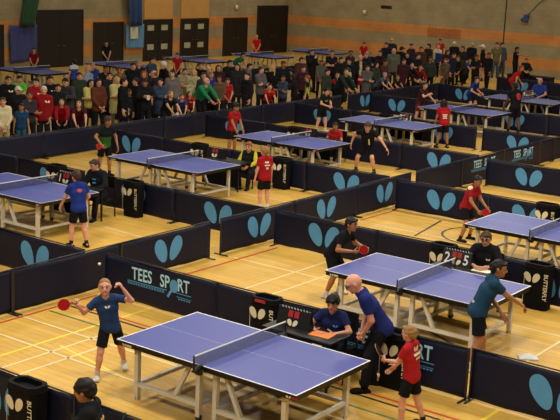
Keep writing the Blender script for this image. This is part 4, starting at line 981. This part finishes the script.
P22 = person('official in black jacket with yellow trim at the lower left', -7.68, 7.56, 214, 1.60, 'sit', 'tan', 'dark', 'fringe', ('jacket',(27,28,32)), ('trousers',(28,28,32)), SH, .011, 1.06, 1.0, dict(head=(-8,14), lean=6), eyes=True)
gold = mat('print_gold', rgb(206,170,92), .6)
on_cloth(P22, P22['top'], [place2(EMB, .09, .05, 0, 0)], P22['pel']+P22['U']*.22*1.6, -P22['L'], P22['U'], -P22['F'], 'back_emblem', gold)
for S_ in 'LR':
    a, b = P22['sh'+S_], P22['el'][S_]
    on_cloth(P22, P22['top'], [rect_faces(-.06,-.012,.06,.012,6)], (a+b)/2, nz(b-a), nz(np.cross(b-a, P22['F'])), nz(np.cross(b-a, np.cross(b-a, P22['F'])))*1, 'sleeve_stripe', gold)

# towel left on the floor by the second table
mb = MB(); rnd = random.Random(3); n = 14; vs = [(-.14+.28*i/n, -.10+.20*j/n, .018+.05*math.sin(PI*i/n)*math.sin(PI*j/n)*(.6+.6*rnd.random())) for i in range(n+1) for j in range(n+1)]
vs += [(x, y, .002) for x, y, z in vs]; N = (n+1)**2; fs = []
for i in range(n):
    for j in range(n): a = i*(n+1)+j; fs += [(a, a+n+1, a+n+2, a+1), (N+a, N+a+1, N+a+n+2, N+a+n+1)]
for i in range(n): fs += [(i, i+1, N+i+1, N+i), (n*(n+1)+i+1, n*(n+1)+i, N+n*(n+1)+i, N+n*(n+1)+i+1), ((i+1)*(n+1), i*(n+1), N+i*(n+1), N+(i+1)*(n+1)), (i*(n+1)+n, (i+1)*(n+1)+n, N+(i+1)*(n+1)+n, N+i*(n+1)+n)]
mb.add(vs, fs, 0, True); tag(mb.build('towel', WHITE, None, (-6.15,14.62,0), (0,0,.6)), 'crumpled white towel on the floor by the second table', 'towel')
# dark equipment case by the side wall
t = thing('equipment_case', 'dark navy equipment case by the side wall at far right', 'case', (-22.7, 51.1, 0), 0)
MB().box((-1.1,-.3,.04),(1.1,.3,.38),0,.03).build('case_body', NAVY, t); MB().box((-1.11,-.31,.385),(1.11,.31,.46),0,.02).build('lid', NAVY, t)
for q in (-1, 1): MB().box((q*.5-.06,-.33,.36),(q*.5+.06,-.30,.42)).build('latch', LEGM, t)

# ------------------------------------------------------------------ spectators
def crowd(label, x, y, hd, H, pose, extra=None, **kw):
    rnd = random.Random(label)
    ov = dict(head=(rnd.uniform(-28,28), POSES[pose].get('head', (0,rnd.uniform(0,10)))[1]), twist=rnd.uniform(-8,8), side=rnd.uniform(-3,3), lean=POSES[pose].get('lean', 0)+rnd.uniform(-2,4), LF=POSES[pose].get('LF', (rnd.uniform(0,.06), rnd.uniform(.05,.09), .045)))
    P = person(label, x, y, hd+rnd.uniform(-8,8), H, pose, vx=.019, over=ov, z=.46-.31*H+.06*H if extra == 'seated' else 0, **kw); r = P['root']; ww = lambda v: tuple(to_world(P, v)); short = label
    if extra == 'chest': on_cloth(P, P['top'], [place2(EMB, .10, .07, 0, 0)], P['pel']+P['U']*.23*H+P['L']*.055*H, P['L'], P['U'], P['F'], 'chest_emblem', CREAM)
    if extra == 'phone':
        p_ = (P['ha']['L']+P['ha']['R'])/2+P['F']*.075*H if pose != 'mouth' else P['ha']['R']+np.array([.06,0,.03])*H; t = thing('phone' if pose != 'mouth' else 'cup', ('pale phone held by the ' if pose != 'mouth' else 'white cup held by the ')+label.split(' holding')[0].split(' with a phone')[0].split(' raising')[0].split(' looking')[0], 'phone' if pose != 'mouth' else 'cup', ww(p_), math.radians(hd))
        if pose == 'mouth':
            mb = MB(); mb.tube([(0,0,-.05),(0,0,.045)], [.03,.04], 14); mb.build('cup_body', fabric((226,224,218)), t); mb = MB(); mb.tube([(0,0,.045),(0,0,.055)], .043, 14); mb.build('lid', fabric((240,238,232)), t); return
        MB().box((-.008,-.045,-.07),(.008,.045,.07),0,.004).build('case', fabric((206,208,210)), t); MB().box((-.0095,-.04,-.06),(-.008,.04,.06)).build('screen', fabric((120,150,170)), t)
    if extra in ('bag', 'bluebag', 'pack', 'redjacket', 'blackpack'):
        c = {'bag': (196,206,160), 'bluebag': (40,66,150), 'pack': (170,176,128), 'blackpack': (26,26,30), 'redjacket': (170,26,34)}[extra]
        nm = {'bag': 'shoulder_bag', 'bluebag': 'shoulder_bag', 'pack': 'rucksack', 'blackpack': 'rucksack', 'redjacket': 'folded_jacket'}[extra]
        lb_ = {'bag': 'pale shoulder bag carried by the ', 'bluebag': 'bright blue shoulder bag of the ', 'pack': 'pale green rucksack on the ', 'blackpack': 'large black rucksack on the ', 'redjacket': 'folded red jacket over the arm of the '}[extra]+label.split(' with')[0]
        off = {'bag': np.array([.10,-.02,.60]), 'bluebag': np.array([.10,.06,.58]), 'pack': np.array([-.15,0,.68]), 'blackpack': np.array([-.16,0,.69]), 'redjacket': np.array([.15,0,.45])}[extra]*H
        t = thing(nm, lb_, 'bag' if extra != 'redjacket' else 'jacket', ww(off), math.radians(hd))
        s = Sdf((-.25,-.25,-.35), (.25,.25,.35), .02); h = (.06,.15,.15) if extra != 'redjacket' else (.05,.14,.20)
        if extra in ('pack', 'blackpack'): h = (.09,.15,.20)
        s.rbox((0,0,0), np.eye(3), h, .05, 0); s.ell((.04,0,-.05), np.eye(3), (.06,.11,.09), .04); link('bag_body' if extra != 'redjacket' else 'folded_cloth', s.mesh('bag', 1), t, fabric(c))
        if extra != 'redjacket':
            mb = MB(); mb.tube([(0,-.10,.12),(-.01,-.08,.26),(-.02,.0,.32),(-.01,.08,.26),(0,.10,.12)] if extra not in ('pack', 'blackpack') else [(.06,-.08,.18),(.14,-.08,.2),(.16,-.08,.0),(.07,-.09,-.15)], .012, 6); mb.build('strap', fabric(tuple(int(v*.7) for v in c)), t)
crowd('person in cream jumper cut by the left edge of the crowd', -23.21, 19.44, -30, 1.6, 'hands_front', hair='brown', top=('long', (206, 196, 156)), legs=('trousers', (168, 152, 112)))
crowd('child in teal blue shirt standing by the barrier at far left', -23.54, 20.33, -40, 1.32, 'stand', hair='dark', skin='tan', hscale=1.1, top=('tee', (30, 66, 104)), legs=('trousers', (50, 90, 110)))
crowd('person in white cap and dark coat behind the child in teal', -24.68, 21.23, -30, 1.62, 'pockets', hair='white', hs='cap', top=('jacket', (30, 30, 34)))
crowd('spectator in bright green top at the left of the crowd', -26.76, 23.08, -40, 1.62, 'crossed', hair='dark', top=('tee', (88, 196, 48)))
crowd('spectator in black jacket with white chest mark at far left', -25.91, 21.89, -40, 1.75, 'pockets', hair='dark', top=('jacket', (30, 30, 34)), extra='chest')
crowd('tall man in red zip jacket behind the white haired man', -24.78, 21.99, -45, 1.8, 'pockets', hair='dark', top=('jacket', (156, 28, 34)), legs=('trousers', (30, 30, 34)), girth=1.1, extra='chest')
crowd('white haired man in red jacket at the barrier', -23.84, 21.37, -40, 1.7, 'pockets', hair='white', top=('jacket', (142, 24, 30)), legs=('trousers', (30, 30, 34)), girth=1.12, extra='chest')
crowd('man in black jacket with small white badge beside the red jackets', -25.15, 22.83, -50, 1.78, 'pockets', hair='dark', top=('jacket', (30, 30, 34)), extra='chest')
crowd('man in charcoal jacket looking down behind the girl in red', -24.67, 23.07, -70, 1.76, 'phone', hair='dark', top=('jacket', (58, 58, 62)), girth=1.1)
crowd('long haired girl in red jacket resting on the barrier', -23.92, 22.14, -40, 1.5, 'lean', hair='brown', hs='long', top=('jacket', (150, 28, 34)))
crowd('brown haired woman in dark maroon top leaning on the barrier', -23.17, 22.09, -42, 1.55, 'lean', hair='brown', hs='long', top=('tee', (72, 26, 34)))
crowd('blonde person in pale blue shirt turned toward the far tables', -27.19, 26.32, -160, 1.72, 'stand', hair='blond', top=('tee', (140, 152, 176)), girth=1.15)
crowd('person in blue shirt behind the blonde person in pale blue', -28.93, 28.26, -60, 1.6, 'stand', hair='grey', top=('tee', (48, 62, 140)))
crowd('man with glasses in black shirt with pale chest print', -26.88, 26.78, -30, 1.75, 'crossed', hair='dark', skin='tan', top=('tee', (30, 30, 34)), extra='chest')
crowd('girl with long dark hair in yellow cardigan', -24.99, 24.27, -30, 1.6, 'crossed', hair='dark', hs='long', top=('long', (208, 196, 110)), legs=('trousers', (34, 34, 40)))
crowd('dark haired woman in brown jacket beside the girl in yellow', -24.21, 23.86, -10, 1.74, 'hands_front', hair='dark', hs='long', top=('jacket', (98, 54, 40)))
crowd('blonde woman in grey coat with yellow sleeves', -24.80, 25.17, -10, 1.66, 'crossed', hair='blond', hs='long', top=('coat', (196, 184, 120)), legs=('trousers', (120, 112, 90)))
crowd('tall person in long black coat left of the woman in dark purple', -23.58, 24.24, 30, 1.78, 'stand', hair='dark', top=('coat', (22, 22, 26)))
crowd('man in black jacket standing far back near the light blue banner', -26.80, 27.99, -60, 1.78, 'stand', hair='dark', top=('jacket', (30, 30, 34)), girth=1.1)
crowd('grey haired person in dark jumper facing the far tables', -27.71, 29.27, -40, 1.74, 'stand', hair='grey', top=('long', (40, 40, 46)))
crowd('ginger haired woman in dark purple coat', -25.57, 27.25, -40, 1.66, 'pockets', hair='ginger', hs='long', top=('coat', (52, 32, 44)))
crowd('dark haired man in black holding a pale phone', -23.58, 25.22, -40, 1.72, 'phone', hair='dark', skin='tan', top=('jacket', (30, 30, 34)), extra='phone')
crowd('balding man in dark suit with his back turned', -24.77, 26.97, -150, 1.75, 'stand', hair='ginger', hs='balding', top=('jacket', (34, 32, 36)))
crowd('white haired old man in black overcoat', -26.09, 28.79, -120, 1.84, 'stand', hair='white', top=('coat', (24, 24, 27)), girth=1.18)
crowd('dark haired man in grey jumper', -24.66, 27.66, -50, 1.74, 'pockets', hair='dark', top=('long', (112, 104, 104)), legs=('trousers', (48, 46, 48)), girth=1.08)
crowd('woman in beige coat beside the man in grey jumper', -25.56, 29.23, -60, 1.64, 'crossed', hair='brown', top=('coat', (170, 150, 116)), legs=('trousers', (150, 132, 102)))
crowd('woman in cream coat with pale green bag', -25.03, 29.08, -60, 1.66, 'crossed', hair='blond', hs='long', top=('coat', (190, 176, 132)), legs=('trousers', (160, 146, 112)), extra='bag')
crowd('fair haired teenager in black shirt leaning over the barrier with a phone', -23.17, 25.86, -20, 1.55, 'lean', hair='fair', top=('tee', (30, 30, 34)), extra='phone')
crowd('child in blue top crouching beside the teenager in black', -23.61, 26.89, -40, 1.3, 'lean', hair='brown', top=('tee', (40, 62, 118)))
crowd('brown haired child in red top with white badge at the barrier', -23.92, 27.62, -40, 1.34, 'lean', hair='brown', hs='long', top=('tee', (160, 30, 34)), extra='chest')
crowd('grey haired man in bright green jumper leaning on the barrier', -23.94, 28.39, 0, 1.78, 'lean', hair='grey', hs='balding', skin='pink', top=('long', (40, 128, 84)), girth=1.2)
crowd('dark haired man in long black coat left of the balding man', -25.72, 30.24, -60, 1.78, 'stand', hair='dark', top=('coat', (24, 24, 28)))
crowd('balding man in grey jumper behind the person in royal blue', -25.18, 30.05, -20, 1.72, 'stand', hair='grey', hs='balding', top=('long', (78, 70, 66)))
crowd('fair haired person in royal blue shirt behind the green jumper', -24.64, 29.52, 0, 1.6, 'hands_front', hair='fair', top=('tee', (38, 50, 140)))
crowd('brown haired woman in maroon coat', -25.59, 31.11, -40, 1.66, 'pockets', hair='brown', hs='long', top=('coat', (62, 34, 38)))
crowd('man in black jacket with white chest mark beside the charcoal coat', -25.86, 31.97, -10, 1.78, 'pockets', hair='dark', top=('jacket', (30, 30, 34)), extra='chest')
crowd('dark haired woman in long charcoal coat', -25.12, 31.54, -40, 1.72, 'pockets', hair='dark', hs='long', top=('coat', (44, 42, 46)))
crowd('boy in red shirt holding a dark bag in the crowd', -24.03, 29.70, -35, 1.42, 'hands_front', hair='brown', hscale=1.1, top=('tee', (176, 32, 34)), legs=('trousers', (40, 38, 44)))
crowd('bending person in teal shirt and white shorts at a far table', -31.23, 39.13, 15, 1.62, 'bend', hair='dark', top=('tee', (40, 112, 92)), legs=('shorts', (214, 212, 200)), skin='pink')
crowd('grey haired person in grey hooded top with back to the wall', -25.76, 33.00, 20, 1.62, 'stand', hair='dark', top=('jacket', (96, 98, 104)))
crowd('blonde woman in black coat with hand at her mouth', -24.41, 32.75, 170, 1.68, 'mouth', hair='blond', hs='long', top=('coat', (26, 24, 27)))
crowd('dark haired child in red shirt writing at the barrier', -23.17, 30.90, -35, 1.42, 'lean', hair='dark', top=('tee', (182, 32, 32)), hscale=1.1)
crowd('stooping person in grey padded coat', -24.65, 34.80, -160, 1.74, 'bend', hair='dark', top=('coat', (46, 48, 52)), girth=1.25)
crowd('dark haired woman looking at a phone beside the stooping person', -23.15, 32.35, -150, 1.5, 'phone', hair='dark', hs='long', skin='tan', top=('jacket', (30, 30, 34)), extra='phone')
crowd('ginger haired child in black jersey with lime stripes', -23.18, 33.17, -140, 1.4, 'stand', hair='ginger', hscale=1.08, top=('tee', (30, 30, 34), ('stripes', (176, 200, 50))))
crowd('tall brown haired person in black coat holding a white cup', -27.12, 38.98, -20, 1.8, 'mouth', hair='brown', top=('coat', (34, 30, 34)), girth=1.15, extra='phone')
crowd('boy in grey hooded top with cropped hair', -25.78, 37.75, -50, 1.5, 'hands_front', hair='brown', skin='tan', top=('jacket', (98, 94, 86)), hscale=1.08)
crowd('man in black shirt with bare folded arms', -26.41, 39.42, -40, 1.8, 'crossed', hair='dark', top=('tee', (34, 33, 36)), girth=1.1)
crowd('person in dark coat with cream shoulder bag', -24.60, 38.06, -60, 1.66, 'pockets', hair='dark', top=('coat', (34, 34, 38)), extra='bag')
crowd('man in dark suit with cream scarf holding a red jacket', -24.57, 38.71, -40, 1.78, 'hands_front', hair='grey', hs='balding', top=('jacket', (36, 34, 36), ('front', (196, 184, 146))), extra='redjacket')
crowd('fair haired child in navy vest with red sleeves at the barrier', -23.88, 36.05, -10, 1.45, 'lean', hair='fair', hscale=1.08, top=('long', (44, 44, 84), ('sleeves', (170, 34, 40))))
crowd('person in dark green hooded jacket resting on the barrier', -23.17, 35.50, -20, 1.78, 'lean', hair='brown', top=('jacket', (40, 52, 42)))
crowd('fair haired man in black holding up a pale phone', -25.64, 41.26, -60, 1.76, 'phone', hair='fair', top=('jacket', (30, 30, 34)), extra='phone')
crowd('man in dark maroon jacket by the side wall', -25.62, 41.99, -90, 1.76, 'pockets', hair='dark', top=('jacket', (50, 32, 34)))
crowd('dark haired woman in dark olive parka', -23.79, 38.68, -10, 1.56, 'hands_front', hair='dark', hs='long', top=('coat', (60, 62, 52)))
crowd('grey haired man with glasses in olive grey jacket', -25.41, 42.75, -50, 1.84, 'pockets', hair='grey', hs='balding', top=('jacket', (104, 104, 90)), girth=1.18, legs=('trousers', (44, 42, 42)))
crowd('man in dark navy coat far back by the orange wall band', -27.88, 46.25, -70, 1.78, 'stand', hair='dark', top=('coat', (34, 36, 48)))
crowd('man in pale grey cap by the side wall', -29.23, 48.93, -50, 1.78, 'stand', hair='grey', hs='cap', top=('jacket', (48, 46, 48)))
crowd('person in black hood with large black rucksack', -26.22, 44.70, 100, 1.78, 'stand', hair='dark', hs='cap', top=('coat', (30, 32, 36)), girth=1.1, extra='blackpack')
crowd('dark haired woman in black with bright blue bag', -25.08, 43.33, -60, 1.66, 'pockets', hair='dark', hs='long', top=('coat', (32, 28, 32)), extra='bluebag')
crowd('short haired man in slate blue top leaning on the barrier', -23.17, 38.22, -10, 1.48, 'lean', hair='grey', top=('tee', (76, 88, 116)))
crowd('fair haired small child peering over the barrier', -23.54, 39.95, -15, 1.15, 'lean', hair='fair', hscale=1.15, top=('tee', (44, 40, 46)))
crowd('man in black jacket holding a white phone by the barrier', -23.80, 41.43, -10, 1.66, 'lean', hair='dark', top=('jacket', (30, 30, 34)), extra='phone')
crowd('person in red hooded top beside the man with the white phone', -23.82, 42.22, -30, 1.5, 'lean', hair='brown', hs='long', top=('jacket', (146, 26, 30)))
crowd('man in dark green coat with pale green rucksack', -26.70, 48.10, -110, 1.76, 'stand', hair='dark', top=('coat', (46, 48, 42)), extra='pack')
crowd('fair haired child in red and blue jacket with white shoulders', -27.30, 50.19, -100, 1.58, 'stand', hair='blond', top=('jacket', (46, 62, 116), ('yoke', (214, 206, 200))), extra=None)
crowd('dark haired person in red top by the side wall', -29.18, 53.87, -60, 1.62, 'stand', hair='dark', top=('tee', (160, 40, 40)))
crowd('white haired person in black jacket at the rear of the crowd', -26.89, 51.12, -60, 1.74, 'stand', hair='white', top=('jacket', (32, 30, 34)))
crowd('brown haired woman in maroon jacket beside the fair child', -25.23, 47.19, -40, 1.64, 'phone', hair='brown', hs='long', top=('jacket', (66, 36, 34)))
crowd('brown haired person in dark jumper near the man in cap', -25.35, 49.11, -120, 1.72, 'pockets', hair='brown', top=('long', (46, 44, 46)))
crowd('person in grey cap and black coat left of the bearded man', -26.00, 51.20, -50, 1.76, 'pockets', hair='grey', hs='cap', top=('coat', (30, 32, 36)))
crowd('stooping person in dark olive coat at the barrier', -24.77, 47.80, -80, 1.68, 'bend', hair='brown', top=('coat', (48, 50, 40)), girth=1.1)
crowd('boy in blue shirt looking at a pale phone', -24.77, 48.56, -20, 1.4, 'lean', hair='dark', top=('tee', (44, 66, 140)), extra='phone')
crowd('man in white cap and black jacket with bare legs', -25.01, 50.52, 200, 1.76, 'pockets', hair='white', hs='cap', top=('jacket', (28, 27, 30)), legs=('shorts', (30, 30, 34)))
crowd('tall man in olive shirt and blue jeans with white trainers', -24.86, 51.63, -50, 1.84, 'pockets', hair='brown', top=('tee', (104, 98, 66)), legs=('trousers', (74, 88, 104)), shoes=(220, 206, 196), girth=1.1)
crowd('man in grey blue jacket just right of the tall man in jeans', -25.22, 53.03, -30, 1.76, 'stand', hair='dark', top=('jacket', (74, 80, 96)), legs=('trousers', (70, 78, 92)))
crowd('dark dressed player holding one arm out by the side wall', -24.17, 52.42, 0, 1.66, 'point', hair='dark', top=('tee', (30, 30, 34)), skin='tan')
crowd('person in black seated on the dark case by the side wall', -22.90, 50.82, -60, 1.55, 'sit', hair='dark', top=('jacket', (34, 34, 40)), extra='seated')
crowd('boy in dark red shirt behind the far left table', -35.85, 31.67, -40, 1.42, 'hands_front', hair='dark', top=('tee', (120, 26, 30)))
crowd('boy in blue and white shirt at the right of the far left table', -31.31, 29.56, 170, 1.42, 'stand', hair='dark', top=('tee', (52, 70, 150), ('yoke', (206, 206, 214))))
crowd('player in black in front of the end wall door', -36.53, 36.50, -30, 1.5, 'hands_front', hair='dark', top=('tee', (30, 30, 34)))
crowd('player in red between the two double doors', -31.31, 35.33, -50, 1.45, 'hands_front', hair='dark', top=('tee', (164, 34, 36)))
crowd('player in bright red before the tall corner door', -36.12, 46.94, -60, 1.5, 'hands_front', hair='blond', top=('tee', (196, 30, 32)), legs=('shorts', (168, 26, 30)))
crowd('dark haired player in red behind the far table by the side wall', -31.11, 49.35, -60, 1.45, 'hands_front', hair='dark', top=('tee', (170, 34, 34)))
crowd('spectator in black top between the white haired man and girl in red', -24.55, 22.55, -40, 1.62, 'pockets', hair='dark', skin='fair', top=('jacket', (32, 32, 36)))
crowd('brown haired spectator in dark fleece left of the white haired man', -23.78, 20.81, -20, 1.6, 'crossed', hair='brown', skin='tan', top=('long', (52, 50, 56)))
crowd('dark haired spectator in charcoal behind the blonde woman with yellow sleeves', -25.45, 25.60, -65, 1.7, 'stand', hair='dark', skin='pink', top=('coat', (48, 46, 52)))
crowd('spectator in black left of the man holding a pale phone', -24.13, 25.42, -100, 1.66, 'hands_front', hair='dark', skin='fair', top=('jacket', (32, 32, 36)))
crowd('brown haired child in black below the tall long coat', -23.83, 24.74, 0, 1.4, 'pockets', hair='brown', skin='tan', top=('long', (32, 32, 36)))
crowd('dark haired spectator in slate blue in front of the white haired old man', -23.88, 26.17, -40, 1.64, 'crossed', hair='dark', skin='pink', top=('coat', (58, 70, 92)))
crowd('brown haired spectator in dark fleece behind the green jumper', -24.50, 28.95, -20, 1.62, 'stand', hair='brown', skin='fair', top=('jacket', (52, 50, 56)))
crowd('dark haired youth in tan left of the boy with the dark bag', -23.91, 29.16, -65, 1.55, 'hands_front', hair='dark', skin='tan', top=('long', (100, 82, 62)))
crowd('dark clad spectator right of the long charcoal coat', -23.09, 29.58, -100, 1.7, 'pockets', hair='dark', skin='pink', top=('coat', (32, 32, 36)))
crowd('brown haired spectator in grey left of the blonde woman in black', -24.00, 31.49, 0, 1.72, 'crossed', hair='brown', skin='fair', top=('jacket', (92, 88, 90)))
crowd('dark clad spectator right of the blonde woman in black', -24.95, 34.10, -40, 1.72, 'stand', hair='dark', skin='tan', top=('long', (32, 32, 36)))
crowd('dark haired spectator in brown left of the tall black coat with cup', -25.50, 35.94, -20, 1.74, 'hands_front', hair='dark', skin='pink', top=('coat', (78, 52, 48)))
crowd('brown haired spectator in maroon behind the jersey with lime stripes', -24.11, 34.17, -65, 1.6, 'pockets', hair='brown', skin='fair', top=('jacket', (66, 34, 42)))
crowd('dark haired youth in slate blue below the stooping grey coat', -23.16, 31.68, -100, 1.5, 'crossed', hair='dark', skin='tan', top=('long', (58, 70, 92)))
crowd('dark haired spectator in dark green below the boy in grey hood', -23.05, 34.12, 0, 1.6, 'stand', hair='dark', skin='pink', top=('coat', (50, 60, 50)))
crowd('dark clad spectator right of the folded arms', -24.69, 37.52, -40, 1.74, 'hands_front', hair='dark', skin='fair', top=('jacket', (32, 32, 36)))
crowd('brown haired spectator in dark fleece near the far blue table', -26.28, 40.65, -20, 1.76, 'pockets', hair='brown', skin='tan', top=('long', (52, 50, 56)))
crowd('dark haired spectator in grey right of the folded red jacket', -23.05, 36.88, -65, 1.6, 'crossed', hair='dark', skin='pink', top=('coat', (92, 88, 90)))
crowd('grey haired spectator in dark coat left of the fair haired man in black', -25.47, 40.65, -100, 1.74, 'stand', hair='grey', skin='fair', top=('jacket', (40, 40, 48)))
crowd('dark haired spectator in brown left of the olive grey jacket', -23.72, 39.21, 0, 1.66, 'hands_front', hair='dark', skin='tan', top=('long', (78, 52, 48)))
crowd('brown haired spectator in maroon right of the olive grey jacket', -23.71, 40.68, -40, 1.62, 'pockets', hair='brown', skin='pink', top=('coat', (66, 34, 42)))
crowd('dark clad spectator left of the pale green rucksack', -24.32, 42.84, -20, 1.7, 'crossed', hair='dark', skin='fair', top=('jacket', (32, 32, 36)))
crowd('dark haired spectator in dark green in front of the pale green rucksack', -23.69, 42.98, -65, 1.62, 'stand', hair='dark', skin='tan', top=('long', (50, 60, 50)))
crowd('brown haired spectator in tan below the red and blue jacket', -23.05, 43.09, -100, 1.6, 'hands_front', hair='brown', skin='pink', top=('coat', (100, 82, 62)))
crowd('dark haired spectator in navy left of the dark olive coat', -23.79, 45.06, 0, 1.7, 'pockets', hair='dark', skin='fair', top=('jacket', (36, 42, 70)))
crowd('dark clad spectator left of the bare legged man', -22.91, 45.66, -40, 1.66, 'crossed', hair='dark', skin='tan', top=('long', (32, 32, 36)))
crowd('dark haired spectator in charcoal right of the black hood', -27.12, 47.21, -20, 1.76, 'stand', hair='dark', skin='pink', top=('coat', (48, 46, 52)))
crowd('brown haired spectator in brown left of the dark green coat', -25.92, 46.01, -65, 1.76, 'hands_front', hair='brown', skin='fair', top=('jacket', (78, 52, 48)))
crowd('dark clad spectator left of the tall man in jeans', -23.11, 47.33, -100, 1.66, 'pockets', hair='dark', skin='tan', top=('long', (32, 32, 36)))
crowd('dark haired spectator in slate blue left of the white haired old man', -28.14, 30.36, 0, 1.76, 'crossed', hair='dark', skin='pink', top=('coat', (58, 70, 92)))
crowd('dark haired spectator in dark green left of the pale blue shirt', -25.94, 24.77, -40, 1.7, 'stand', hair='dark', skin='fair', top=('jacket', (50, 60, 50)))
crowd('brown haired spectator in tan right of the glasses and black shirt', -26.35, 26.93, -20, 1.74, 'hands_front', hair='brown', skin='tan', top=('long', (100, 82, 62)))
# ------------------------------------------------------------------ lamps over the courts, added wall wash lamps, and ambient
W = bpy.data.worlds.new('hall_ambient'); S.world = W; W.use_nodes = True
W.node_tree.nodes['Background'].inputs[0].default_value = (*WORLD_C, 1); W.node_tree.nodes['Background'].inputs[1].default_value = WORLD_S
def lamp(x, y, p, z=8.2, sx=1.6, sy=.9, c=(1,.92,.78)):
    L = bpy.data.lights.new('hall_and_fill_lamp', 'AREA'); L.shape = 'RECTANGLE'; L.size = sx; L.size_y = sy; L.energy = p; L.color = c
    o = bpy.data.objects.new('hall_and_fill_lamp', L); COL.objects.link(o); o.location = (x, y, z)
for x, y, p in LAMPS: lamp(x, y, p)
